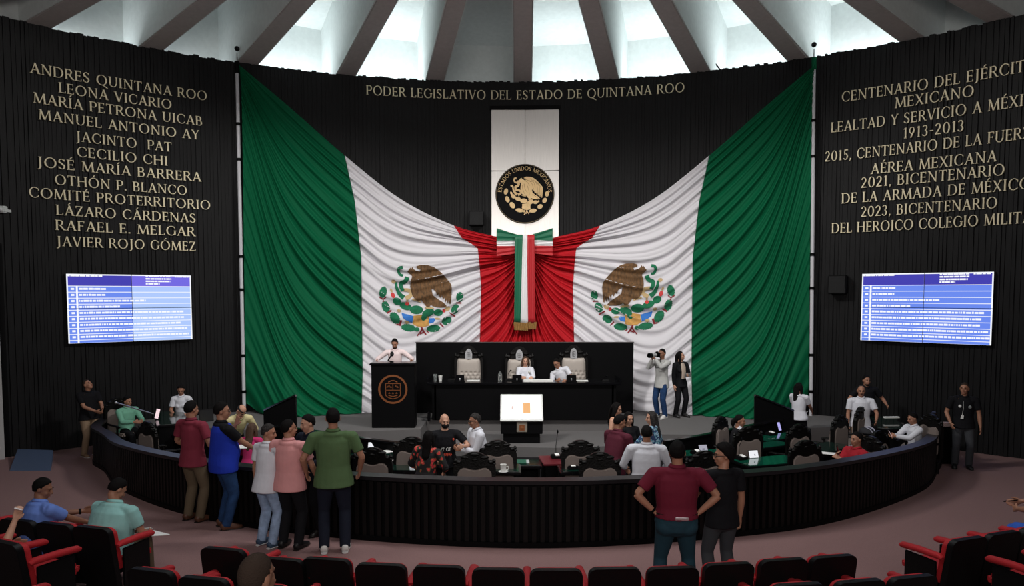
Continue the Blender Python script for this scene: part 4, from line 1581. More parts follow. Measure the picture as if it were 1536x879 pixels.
# ---- lectern
LY = 16.75
a, b = at_y(557, 642, LY), at_y(622, 545, LY)
lec = thing('lectern', 'tall black lectern with a copper ring emblem on its front', 'lectern', ((a.x + b.x) / 2, LY, ZS))
lw, lh = b.x - a.x, b.z - ZS
MB().box((0, 0.2, lh / 2 - 0.02), (lw * 0.98, 0.4, lh - 0.04), taper=1.0).build('lectern_body', M_black, lec, bevel=0.01)
MB().box((0, 0.2, lh - 0.02), (lw * 1.05, 0.46, 0.05)).build('reading_top', M_blackgloss, lec, bevel=0.012)
cz_ = at_y(588, 584, LY).z - ZS
rc = 22 / F * LY
M_copper = mat('copper_line', (0.30, 0.10, 0.035), 0.45, 0.5, bump=0.1)
mb = MB()
for k in range(64):
    q = [(rr * math.cos(2 * PI * kk / 64), cz_ + rr * math.sin(2 * PI * kk / 64)) for kk in (k, k + 1) for rr in (rc, rc * 0.87)]
    mb.prism([q[0], q[2], q[3], q[1]], lambda x, z: Vector((x, -0.006, z)), lambda x, z: Vector((x, 0.012, z)))
em = mb.build('ring_emblem', M_copper, lec)
mb = MB()
def line2(pp, w=0.009):
    for p0, p1 in zip(pp, pp[1:]):
        d = Vector((p1[0] - p0[0], p1[1] - p0[1])).normalized() * w
        n_ = Vector((-d.y, d.x))
        P0, P1 = Vector(p0) - d * .5, Vector(p1) + d * .5
        mb.prism([tuple(P0 + n_), tuple(P1 + n_), tuple(P1 - n_), tuple(P0 - n_)], lambda x, z: Vector((x * rc, -0.005, cz_ + z * rc)), lambda x, z: Vector((x * rc, 0.012, cz_ + z * rc)))
line2([(-.5, .4), (.52, .4), (.52, -.42), (.3, -.58), (0, -.66), (-.3, -.58), (-.5, -.42), (-.5, .4)], .025)
line2([(-.5, -.06), (.52, -.06)], .02)
line2([(0, .4), (0, -.06)], .02)
for (x, y) in ((-.38, .14), (-.26, .2), (-.14, .12), (.2, .18), (.32, .12), (-.25, -.3), (0, -.3), (.25, -.3)):
    line2([(x - .05, y), (x + .05, y), (x, y + .09), (x - .05, y)], .02)
line2([(-.3, -.42), (0, -.5), (.3, -.42)], .025)
line2([(-.3, .5), (-.1, .6), (.1, .6), (.3, .5)], .03)
mb.build('shield', M_copper, em)
mk = thing('gooseneck_microphone', 'black gooseneck microphone at the mouth of the speaker on the lectern', 'microphone', (lec.location.x - 0.02, LY + 0.25, ZS + lh))
p0 = at_y(582, 541, LY + 0.2) - mk.location
p1 = at_y(588, 531, LY + 0.38) - mk.location
MB().loft([(0.0, 0, 0.0), (-0.1, 0, 0.03), tuple(p0), tuple(p1)], [0.02, 0.014, 0.014, 0.02], n=10).build('stalk', M_black, mk, smooth=True)
MB().ell(p1, (0.045, 0.045, 0.06)).build('foam_head', mat('foam', (0.01, 0.01, 0.01), 0.9, bump=0.5, scale=200), mk, smooth=True)

# ---- lit information stand
KY = 16.4
a, b = at_y(755, 662, KY), at_y(810, 631, KY)
kz = ZT
ks = thing('display_stand', 'low black stand with a slanted glowing white display at the stage step', 'display stand', ((a.x + b.x) / 2, KY, kz))
kw = b.x - a.x
hz = at_y(784, 632, KY).z - kz
MB().box((0, 0.2, hz / 2), (kw, 0.45, hz)).build('pedestal', M_black, ks, bevel=0.01)
MB().box((0, 0.2, hz * 0.72), (kw * 1.14, 0.55, hz * 0.55)).build('upper_body', M_black, ks, bevel=0.01)
c0, c1 = at_y(751, 592, KY + 0.35) - ks.location, at_y(815.5, 632, KY - 0.12) - ks.location
ang = math.atan2(0.47, c0.z - c1.z)
rot = Matrix.Rotation(-ang, 3, 'X')
sh = math.hypot(0.47, c0.z - c1.z)
cc = (Vector((0, c0.y, c0.z)) + Vector((0, c1.y, c1.z))) / 2
sw = at_y(815, 632, KY - .12).x - at_y(750.5, 632, KY - .12).x
fr = MB().box(cc, (sw, 0.05, sh), rot).build('display_frame', mat('silver_frame', (0.6, 0.6, 0.58), 0.4, 0.3), ks, bevel=0.008)
M_glow = mat('lit_white_screen', (0, 0, 0), 0.3, emit=(1.0, 0.98, 0.95), estr=1.5)
dsp = MB().box(cc + rot @ Vector((0, -0.03, 0.01)), (sw * 0.92, 0.012, sh * 0.86), rot).build('lit_display', M_glow, ks)
MB().box(cc + rot @ Vector((sw * 0.12, -0.038, -0.03)), (sw * 0.17, 0.006, sh * 0.38), rot).build('picture_block', mat('lit_orange', (0, 0, 0), 0.3, emit=(0.85, 0.42, 0.14), estr=1.0), dsp)
MB().box(cc + rot @ Vector((-sw * 0.22, -0.038, -0.02)), (sw * 0.035, 0.006, sh * 0.12), rot).build('picture_mark', mat('lit_pink', (0, 0, 0), 0.3, emit=(0.75, 0.55, 0.5), estr=1.0), dsp)
pc_ = at_y(783, 640.5, KY - 0.08) - ks.location
plq = MB().box((pc_.x, -0.075, pc_.z), (0.235, 0.03, 0.23)).build('emblem_plaque', mat('old_silver', (0.32, 0.28, 0.23), 0.45, 0.4, bump=0.6, scale=80), ks, bevel=0.006)
MB().box((pc_.x, -0.094, pc_.z - 0.015), (0.12, 0.012, 0.13)).ell((pc_.x, -0.094, pc_.z - 0.02), (0.05, 0.012, 0.04)).build('plaque_shield', M_copper, plq)

# ================================================================== THINGS ON THE DESKS
def mic_unit(px, py, z, label, rz=0.0, neck=0.32, white=True, group='desk microphone units'):
    p = at_z(px, py, z + 0.03)
    t = thing('microphone_unit', label, 'microphone', (p.x, p.y, z), rz, group)
    MB().box((0, 0, 0.03), (0.20, 0.16, 0.055), taper=0.85).build('base_unit', M_black, t, bevel=0.008)
    if white:
        MB().box((0, -0.03, 0.062), (0.07, 0.10, 0.012), Matrix.Rotation(R(12), 3, 'X')).build('label_plate', M_paper, t)
    if neck:
        MB().loft([(0, 0.05, 0.05), (0.0, 0.06, 0.2), (0.02, 0.03, neck)], [0.006, 0.005, 0.005], n=8).build('gooseneck', M_black, t, smooth=True)
        MB().ell((0.022, 0.025, neck + 0.03), (0.014, 0.014, 0.035)).build('capsule', M_black, t, smooth=True)
    return t


mic_unit(593, 692, 0.79, 'microphone unit with white label on the desk before the floral blouse', R(-5), 0.0)
mic_unit(835, 684, 0.765, 'gooseneck microphone on the small dark red table', R(10), 0.42)
mic_unit(859, 700, 0.79, 'gooseneck microphone on the desk between the two armchairs near the bending man', R(6), 0.34)
mic_unit(1112, 686, 0.79, 'gooseneck microphone beside the white lit display on the green desk', R(25), 0.3)
mic_unit(1156, 650, 0.79, 'microphone unit beside the leaning lit phone', R(30), 0.0)
mic_unit(535, 676, 0.79, 'microphone unit partly behind the green polo', R(-10), 0.0)
mic_unit(1045, 678, 0.79, 'microphone unit by the white shirt back', R(10), 0.0)


def tablet(px, py, z, w, h, yaw, label, m, tilt=20, cat='tablet', name='tablet', group=None):
    p = at_z(px, py, z)
    t = thing(name, label, cat, (p.x, p.y, z), yaw, group)
    rot = Matrix.Rotation(R(-tilt), 3, 'X')
    c = rot @ Vector((0, 0, h / 2)) + Vector((0, 0, 0.002))
    MB().box(c, (w + 0.02, 0.012, h + 0.02), rot).build('casing', M_black, t, bevel=0.004)
    MB().box(c + rot @ Vector((0, -0.008, 0)), (w, 0.006, h), rot).build('lit_screen', m, t)
    MB().box((0, h * 0.2, h * 0.22), (w * 0.3, 0.01, h * 0.5), Matrix.Rotation(R(30), 3, 'X')).build('prop', M_black, t)
    return t


M_scr = mat('bright_screen', (0, 0, 0), 0.3, emit=(0.85, 0.86, 0.9), estr=1.0)
M_scrp = mat('pinkish_screen', (0, 0, 0), 0.3, emit=(0.95, 0.72, 0.76), estr=1.0)
M_scrv = mat('violet_screen', (0, 0, 0), 0.3, emit=(0.45, 0.42, 0.85), estr=1.0)
tablet(559, 673, 0.79, 0.17, 0.11, R(-5), 'lit tablet on the desk near the green polo', M_scr)
tablet(618, 699, 0.79, 0.085, 0.13, R(-10), 'small upright lit phone beside the floral blouse', M_scr, cat='phone', name='phone')
tablet(1131, 687, 0.79, 0.17, 0.125, R(15), 'white lit display with a dark mark on the green desk', M_scr)
MB().box((0, -0.024, 0.06), (0.014, 0.004, 0.03), Matrix.Rotation(R(-20), 3, 'X')).build('screen_mark', M_black, bpy.data.objects['tablet.001'])
tablet(1170, 646, 0.79, 0.07, 0.17, R(28), 'leaning lit phone with a violet screen', M_scrv, cat='phone', name='phone')
tablet(1056, 678, 0.79, 0.15, 0.13, R(10), 'grey lit screen behind the curly haired visitor', mat('grey_screen', (0, 0, 0), 0.3, emit=(0.35, 0.35, 0.42), estr=1.0), 35)
tablet(235, 628, 1.0, 0.15, 0.20, R(-40), 'pinkish lit tablet held up in front of the man in mint green', M_scrp, 15)
tablet(310, 632, 0.95, 0.26, 0.24, R(35), 'dark framed monitor edge behind the blue vest', mat('dim_screen', (0.02, 0.02, 0.022), 0.2), 8, 'monitor', 'monitor')


def flat(px, py, z, w, d, rz, m, label, cat, name, t=0.006, group=None):
    p = at_z(px, py, z)
    o = MB().box((0, 0, t / 2), (w, d, t)).build(name, m, bevel=min(0.002, t * 0.3))
    o.location = (p.x, p.y, z)
    o.rotation_euler = (0, 0, rz)
    return tag(o, label, cat, group)


flat(576, 678, 0.792, 0.2, 0.28, R(-50), M_paper, 'white paper on the desk before the armchair near the green polo', 'paper', 'paper')
flat(1240, 680, 0.792, 0.2, 0.28, R(60), M_paper, 'white paper lit bright on the dark desk near the red shirt', 'paper', 'paper')
flat(351, 672, 0.98, 0.42, 0.30, R(20), M_paper, 'white sheets on the counter by the woman in the pink top', 'paper', 'paper', 0.02)
flat(860, 688, 0.78, 0.12, 0.16, R(10), M_paper, 'white note at the corner of the dark red table', 'paper', 'paper')
p = at_z(785, 693, 0.752)
gf = thing('green_folder', 'green and white folder lying on the small desk', 'folder', (p.x, p.y, 0.752))
MB().box((-0.03, 0, 0.008), (0.16, 0.26, 0.014)).build('cover', mat('folder_green', (0.0, 0.10, 0.055), 0.5, bump=0.02), gf, bevel=0.002)
MB().box((0.075, 0, 0.006), (0.05, 0.25, 0.01)).build('page_edge', mat('grey_page', (0.4, 0.42, 0.42), 0.8), gf, bevel=0.002)
p = at_z(755, 708, 0.79)
cu = thing('coffee_cup', 'white handled cup on a saucer on the glass topped desk', 'cup', (p.x, p.y, 0.79))
MB().lathe([(0.03, 0), (0.042, 0.01), (0.047, 0.10), (0.05, 0.112), (0.045, 0.112), (0.04, 0.02)], (0, 0, 0.012), 24).build('cup_body', M_paper, cu, smooth=True)
MB().loft([(0.045, 0, 0.09), (0.075, 0, 0.09), (0.082, 0, 0.06), (0.07, 0, 0.035), (0.043, 0, 0.035)], [0.007] * 5, n=8).build('handle', M_paper, cu, smooth=True)
MB().lathe([(0.04, 0), (0.075, 0.008), (0.08, 0.014), (0.05, 0.010), (0.001, 0.010)], (0, 0, 0), 28).build('saucer', M_paper, cu, smooth=True)

# on the presiding desk
pdz = dz - 0.004
def on_desk(px, back):
    q = at_y(px, 570, DY + back)
    return Vector((q.x, DY + back, pdz))


M_clear = bpy.data.materials.new('clear_glass')
M_clear.use_nodes = True
_b = M_clear.node_tree.nodes['Principled BSDF']
_b.inputs['Base Color'].default_value = (0.9, 0.95, 0.95, 1)
_b.inputs['Transmission Weight'].default_value = 0.9
_b.inputs['Roughness'].default_value = 0.05
p = on_desk(653, 0.25)
gl = thing('water_glass', 'clear water glass near the left end of the presiding desk', 'glass', p)
MB().lathe([(0.04, 0), (0.045, 0.17), (0.04, 0.17), (0.036, 0.015)], (0, 0, 0), 18).build('tumbler', M_clear, gl, smooth=True)
p = on_desk(660.5, 0.2)
gl = thing('paper_cup', 'white cup beside the clear glass on the presiding desk', 'cup', p)
MB().lathe([(0.036, 0), (0.05, 0.13), (0.052, 0.135), (0.046, 0.135), (0.034, 0.01)], (0, 0, 0), 18).build('cup_body', M_paper, gl, smooth=True)
p = on_desk(750, 0.2)
bt = thing('water_bottle', 'clear water bottle on the presiding desk beside the woman in white', 'bottle', p)
MB().lathe([(0.045, 0), (0.05, 0.02), (0.05, 0.17), (0.03, 0.22), (0.018, 0.24), (0.018, 0.26)], (0, 0, 0), 18).build('bottle_body', M_clear, bt, smooth=True)
MB().lathe([(0.02, 0), (0.02, 0.03)], (0, 0, 0.255), 14).build('cap', M_black, bt, smooth=True)
for (x, l, w) in ((690, 'black name block and microphone base before the empty tufted chair', 0.22), (775.5, 'black name block before the woman in white', 0.24), (857, 'black name block before the leaning man in white', 0.24)):
    p = on_desk(x, 0.12)
    nb = thing('name_block', l, 'name block', p, 0, 'name blocks on the presiding desk')
    MB().box((0, 0, 0.085), (w, 0.07, 0.16), taper=0.95).build('block', M_blackgloss, nb, bevel=0.006)
    MB().box((0, -0.05, 0.012), (w * 1.1, 0.14, 0.022)).build('base', M_black, nb, bevel=0.004)
    MB().ell((0, -0.045, 0.06), (0.016, 0.012, 0.03)).build('lamp', M_chrome, nb, smooth=True)
for (x, b_, w, d, rz, l, th) in ((710, 0.3, 0.32, 0.24, 3, 'single white sheet before the empty tufted chair', 0.01), (807, 0.14, 0.72, 0.26, 0, 'long stack of white papers before the woman in white', 0.045), (873, 0.28, 0.3, 0.24, -3, 'white sheet to the right of the leaning man', 0.01)):
    p = on_desk(x, b_)
    o = MB().box((0, 0, th / 2), (w, d, th)).build('paper', M_paper, bevel=0.002)
    o.location = p
    o.rotation_euler = (0, 0, R(rz))
    tag(o, l, 'paper')
for (x, b_, nk, l) in ((764, 0.42, 0.24, 'black desk microphone before the woman in the white blouse'), (908, 0.3, 0.12, 'black desk microphone at the right end of the presiding desk'), (677, 0.4, 0.1, 'black desk microphone at the left of the empty tufted chair')):
    p = on_desk(x, b_)
    t = thing('microphone_unit', l, 'microphone', p, 0, 'desk microphone units')
    MB().box((0, 0, 0.02), (0.18, 0.16, 0.04), taper=0.8).build('base_unit', M_black, t, bevel=0.006)
    MB().loft([(0, 0.04, 0.03), (-0.02, 0.05, nk * 0.7), (0.03, 0.0, nk)], [0.008] * 3, n=8).build('gooseneck', M_black, t, smooth=True)
    MB().ell((0.035, -0.01, nk), (0.025, 0.03, 0.02)).build('capsule', M_black, t, smooth=True)

# things on the right and left end desks
flat(1337, 627, 0.86, 0.34, 0.08, R(5), M_paper, 'white rolled sheet on the desk edge near the seated man in long white sleeves', 'paper', 'paper', 0.03)
p = at_z(1416, 637, 0.86)
o = MB().box((0, 0, 0.04), (0.34, 0.2, 0.05)).box((0.02, 0, 0.075), (0.3, 0.18, 0.02)).build('paper_bundle', mat('grey_papers', (0.35, 0.25, 0.24), 0.8, bump=0.3, scale=60, var=0.4), bevel=0.003)
o.location = (p.x, p.y, 0.82)
tag(o, 'bundle of grey papers on a stand beside the guard', 'papers')
sb = thing('paper_stand', 'small black stand under the bundle of grey papers beside the guard', 'stand', (p.x, p.y, 0))
MB().box((0, 0, 0.405), (0.36, 0.24, 0.81)).build('stand_body', M_black, sb, bevel=0.01)
p = at_z(1300, 654, 0.79)
bg = thing('cap', 'dark cap with pale stripes lying on the desk above the red shirt', 'cap', (p.x, p.y, 0.83), R(40))
MB().ell((0, 0, 0.03), (0.13, 0.15, 0.11), fn=lambda d: 1.0 if d.z > -0.2 else 0.6).build('crown', mat('cap_cloth', (0.012, 0.012, 0.016), 0.8, bump=0.2), bg, smooth=True)
for s in (-0.05, 0.02, 0.08):
    MB().loft([(s, -0.13, 0.05), (s, -0.09, 0.11), (s, 0.0, 0.142)], [0.010] * 3, n=8).build('stripe', mat('pale_stripe', (0.4, 0.4, 0.5), 0.7), bg, smooth=True)
MB().ell((0, -0.17, 0.0), (0.10, 0.1, 0.012)).build('peak', mat('cap_cloth', (0.012, 0.012, 0.016), 0.8), bg, smooth=True)

# blue wedge mat on the carpet
P = [at_z(x, y, 0.05) for x, y in ((27, 685), (80, 687), (76, 711), (14, 711))]
b = sum(P, Vector()) / 4
wm = thing('wedge_mat', 'slate blue wedge ramp lying on the carpet in the left corner', 'mat', (b.x, b.y, slope_z(b.y)))
zt_ = 0.10 - slope_z(b.y)
vs = [(p.x - b.x, p.y - b.y, 0.0) for p in P] + [(P[0].x - b.x, P[0].y - b.y, 0.16), (P[1].x - b.x, P[1].y - b.y, 0.16), (P[2].x - b.x, P[2].y - b.y, 0.05), (P[3].x - b.x, P[3].y - b.y, 0.05)]
MB().add(vs, [(0, 1, 2, 3), (4, 5, 6, 7), (0, 1, 5, 4), (1, 2, 6, 5), (2, 3, 7, 6), (3, 0, 4, 7)]).build('mat_body', mat('slate_blue_vinyl', (0.075, 0.11, 0.19), 0.55, bump=0.1, scale=40), wm, bevel=0.008)
# grey pole over the shoulder of the man in mint green
a, b = at_y(174, 604, 15.6), at_y(230, 621, 15.2)
mp = thing('grey_pole', 'thin grey pole resting on the shoulder of the man in mint green', 'pole', a)
MB().loft([(0, 0, 0), b - a], [0.016, 0.013], n=10).build('tube', M_chrome, mp, smooth=True)
MB().ell((0, 0, 0), (0.03, 0.03, 0.03)).build('end_knob', M_chrome, mp, smooth=True)

# ================================================================== THEATRE SEATS
def make_seat():
    """local: sitter faces +Y, origin on the floor under the back"""
    t = thing('theatre_seat', 'x', 'seat', (0, 0, 0), 0, 'red and black theatre seats')
    def bo(w, z0, z1, r):
        pts = [(w, z0)]
        for k in range(7):
            a = PI / 2 * k / 6
            pts.append((w - r + r * math.cos(a), z1 - r + r * math.sin(a)))
        return pts + [(-x, z) for x, z in reversed(pts)]
    lean = lambda y, z: y - 0.16 * (z - 0.40)
    MB().prism(bo(0.226, 0.18, 0.815, 0.07), lambda x, z: Vector((x, lean(-0.065, z) + 0.10 * x * x, z)), lambda x, z: Vector((x, lean(0.0, z) + 0.10 * x * x, z))).build('back_shell', M_shell, t, smooth=True, bevel=0.012)
    MB().prism(bo(0.212, 0.36, 0.795, 0.07), lambda x, z: Vector((x, lean(0.002, z) + 0.10 * x * x, z)), lambda x, z: Vector((x, lean(0.06, z) + 0.10 * x * x, z))).build('back_cushion', M_red, t, smooth=True, bevel=0.025)
    MB().box((0, 0.27, 0.40), (0.42, 0.44, 0.11)).build('seat_cushion', M_red, t, smooth=True, bevel=0.035)
    MB().box((0, 0.24, 0.325), (0.40, 0.40, 0.04)).build('seat_pan', M_shell, t, bevel=0.01)
    for s in (-1, 1):
        MB().box((s * 0.238, 0.22, 0.29), (0.022, 0.36, 0.56)).build('side_panel', M_shell, t, bevel=0.008)
        MB().loft([(s * 0.238, -0.02, 0.615), (s * 0.238, 0.02, 0.63), (s * 0.238, 0.25, 0.625), (s * 0.238, 0.43, 0.61), (s * 0.238, 0.46, 0.60)], [(0.024, 0.016), (0.036, 0.030), (0.038, 0.032), (0.037, 0.031), (0.022, 0.016)], n=12, pw=0.8).build('armrest', M_red, t, smooth=True)
    return t


seat0 = make_seat()
seat_used = [0]


def put_seat(x, y, rz, label, group, z=None):
    z = slope_z(y) if z is None else z
    if seat_used[0] == 0:
        o = seat0
        o.location = (x, y, z)
        o.rotation_euler = (0, 0, rz)
        o['label'], o['group'] = label, group
    else:
        o = dup(seat0, (x, y, z), rz, label, group)
    seat_used[0] += 1
    return o


ORD = ['first', 'second', 'third', 'fourth', 'fifth', 'sixth', 'seventh', 'eighth', 'ninth', 'tenth', 'eleventh', 'twelfth', 'thirteenth', 'fourteenth']
ZTOP = 0.44 + 0.80
rowA = [(340, 823), (424, 838), (493, 838), (574, 846), (660, 849), (748, 853), (834, 854), (921, 852), (1007, 851), (1090, 845), (1171, 839), (1245, 834)]
rowB = [(233, 851), (311, 863), (396, 874), (480, 884), (566, 889), (653, 893), (741, 896), (830, 897), (918, 896), (1006, 892), (1095, 886), (1193, 872), (1284, 867), (1363, 861)]
for row, nm, side_ in ((rowA, 'front row', 'the aisle end beside the crew cut man'), (rowB, 'second row', 'its left end')):
    for i, (x, y) in enumerate(row):
        p = at_z(x, y, ZTOP + (0.0 if nm == 'front row' else 0.02))
        a = math.atan2(p.x - 0.35, 19.0 - p.y)
        put_seat(p.x, p.y + 0.06, a, ORD[i] + ' theatre seat of the ' + nm + ', counted from its left end', nm + ' of theatre seats')
riser = [(-7.2, 7.05), (-4.1, 5.85), (-3.2, 4.6), (-3.2, 3.2), (-9, 3.2), (-9, 7.05)]
for q in (riser, [(-x, y + (0.1 if y > 5 else 0)) for x, y in riser]):
    struct(MB().prism(q, lambda x, y: Vector((x, y, 0.40)), lambda x, y: Vector((x, y, 0.58))).build('floor_riser', M_carpet))
SB = [(4.35, 7.0, 20, 0.44, 'theatre seat at the aisle end of the side row on the right, seat folded open'), (4.80, 7.17, 20, 0.44, 'second theatre seat in the side row on the right, next to its aisle seat'), (5.25, 7.34, 20, 0.44, 'third theatre seat in the side row on the right, before the blue jeans'), (5.70, 7.51, 20, 0.44, 'theatre seat at the right frame edge under the bright blue jeans'),
      (4.72, 6.22, 20, 0.58, 'theatre seat of the nearer side row on the right, long red armrest in view'), (5.17, 6.39, 20, 0.58, 'theatre seat cut by the frame edge in the nearer side row on the right'),
      (-4.20, 7.34, -16, 0.44, 'theatre seat of the person in the light teal shirt'), (-4.65, 7.46, -16, 0.44, 'theatre seat between the teal and the cornflower blue shirts'), (-5.11, 7.58, -16, 0.44, 'theatre seat of the person in the cornflower blue shirt'), (-5.62, 7.74, -18, 0.44, 'theatre seat of the person cut by the left frame edge'),
      (-4.50, 6.50, -24, 0.58, 'empty theatre seat behind the cornflower blue shirt, long red armrest in view'), (-4.95, 6.70, -24, 0.58, 'theatre seat at the left frame edge behind the seated people'), (-3.80, 5.42, -24, 0.58, 'theatre seat low in the left corner, only a red armrest tip in view')]
for x, y, rz, z, l in SB:
    put_seat(x, y, R(rz), l, 'side blocks of theatre seats', z)

# ================================================================== PEOPLE
SKIN = {'tan': (0.36, 0.17, 0.105), 'light': (0.52, 0.28, 0.19), 'brown': (0.24, 0.105, 0.06)}
M_skin = {k: mat('skin_' + k, c, 0.55, bump=0.04, scale=60, var=0.06) for k, c in SKIN.items()}
M_hairk = mat('black_hair', (0.0045, 0.0035, 0.0035), 0.7, bump=0.5, scale=50, stretch=(5, 5, 0.8), spec=0.12)
M_hairg = mat('greying_hair', (0.030, 0.027, 0.026), 0.7, bump=0.5, scale=50, var=0.6, spec=0.12)
M_hairb = mat('brown_hair', (0.07, 0.034, 0.017), 0.65, bump=0.6, scale=40, var=0.5, stretch=(6, 6, 0.7))
M_hairs = mat('cropped_hair', (0.045, 0.030, 0.023), 0.85, bump=0.4, scale=120, spec=0.1)
M_eye = mat('dark_eye', (0.012, 0.008, 0.007), 0.25)
M_lip = mat('lip', (0.27, 0.085, 0.07), 0.5)
M_bk = mat('black_cloth', (0.006, 0.006, 0.008), 0.85, bump=0.3, scale=25, spec=0.2)
M_navy = mat('navy_cloth', (0.010, 0.013, 0.025), 0.85, bump=0.3, scale=25, spec=0.2)
M_belt = mat('belt_leather', (0.012, 0.009, 0.008), 0.4, bump=0.1)


def cloth(name, col):
    return mat(name, col, 0.85, bump=0.45, scale=7, var=0.05, spec=0.25)


def jeans(name, col):
    return mat(name, col, 0.9, bump=0.35, scale=12, var=0.25, spec=0.2)


def L3(x, f, z):
    return Vector((x, -f, z))


def ik(a, t, l1, l2, hint):
    d = t - a
    dist = min(d.length, (l1 + l2) * 0.995)
    dist = max(dist, abs(l1 - l2) * 1.05 + 0.02)
    u = d.normalized()
    t = a + u * dist
    x = (l1 * l1 - l2 * l2 + dist * dist) / (2 * dist)
    h = math.sqrt(max(l1 * l1 - x * x, 0))
    n = hint - u * hint.dot(u)
    n = n.normalized() if n.length > 1e-5 else u.orthogonal().normalized()
    return a + u * x + n * h, t


def hand_shape(mb, w, d, palm, s, side, curl=0.35, spread=0.0):
    """palm and five separate fingers; d = pointing direction, palm = palm normal"""
    d = d.normalized()
    palm = (palm - d * palm.dot(d)).normalized()
    ac = d.cross(palm).normalized() * side     # towards the thumb
    mb.loft([w - d * 0.02 * s, w + d * 0.015 * s, w + d * 0.05 * s, w + d * 0.088 * s], [(0.024 * s, 0.019 * s), (0.028 * s, 0.018 * s), (0.040 * s, 0.015 * s), (0.040 * s, 0.012 * s)], ref=ac, n=12)
    for i, (o, ln) in enumerate(((0.030, 0.072), (0.010, 0.082), (-0.010, 0.076), (-0.029, 0.060))):
        p = w + d * 0.082 * s + ac * o * s
        dd = (d + ac * (o * (2.5 + spread * 14))).normalized()
        pts_, rad_ = [p - dd * 0.012 * s, p], [0.0105 * s, 0.0105 * s]
        cur = p
        cc = curl * (0.9 + 0.12 * i)
        for q, fr in enumerate((0.42, 0.32, 0.26)):
            dd = (dd + palm * cc * (0.9 if q else 0.6)).normalized()
            cur = cur + dd * ln * fr * s
            pts_.append(cur)
            rad_.append((0.0098 - 0.0011 * q) * s)
        mb.loft(pts_, rad_, ref=ac, n=8)
    p = w + d * 0.028 * s + ac * 0.026 * s
    dd = (d * 0.75 + ac * 0.75 + palm * 0.35).normalized()
    p2 = p + dd * 0.034 * s
    dd2 = (d * 0.95 + ac * 0.25 + palm * (0.2 + curl * 0.5)).normalized()
    p3 = p2 + dd2 * 0.030 * s
    mb.loft([p - dd * 0.014 * s, p, p2, p3, p3 + dd2 * 0.014 * s], [0.013 * s, 0.014 * s, 0.0115 * s, 0.0105 * s, 0.007 * s], ref=palm, n=8)


def head_mesh(mb, hc, Rh, s, nb, beard=False):
    P = lambda x, y, z: hc + Rh @ (Vector((x, y, z)) * s)
    E = lambda c, r: mb.ell(P(*c), [q * s for q in r], Rh)
    E((0, 0.014, 0.018), (0.075, 0.094, 0.100))
    E((0, -0.028, -0.035), (0.061, 0.063, 0.084))
    E((0, -0.052, -0.092), (0.034, 0.032, 0.026))
    E((0, -0.074, 0.026), (0.046, 0.016, 0.011))
    E((-0.034, -0.066, -0.034), (0.022, 0.018, 0.018))
    E((0.034, -0.066, -0.034), (0.022, 0.018, 0.018))
    mb.loft([P(0, -0.084, 0.016), P(0, -0.098, -0.008), P(0, -0.110, -0.030)], [(0.008 * s, 0.008 * s), (0.010 * s, 0.010 * s), (0.013 * s, 0.010 * s)], ref=Rh @ Vector((1, 0, 0)), n=8)
    E((0, -0.102, -0.036), (0.018, 0.013, 0.010))
    E((0, -0.084, -0.066), (0.024, 0.012, 0.012))
    for sx in (-1, 1):
        E((sx * 0.077, 0.012, -0.008), (0.010, 0.020, 0.032))
    up = Rh @ Vector((0, 0, 1))
    mb.loft([nb - Vector((0, 0, 0.05 * s)), nb + Vector((0, 0, 0.02 * s)), P(0, 0.014, -0.07), P(0, 0.01, -0.03)], [(0.060 * s, 0.060 * s), (0.056 * s, 0.058 * s), (0.054 * s, 0.058 * s), (0.05 * s, 0.06 * s)], n=14)


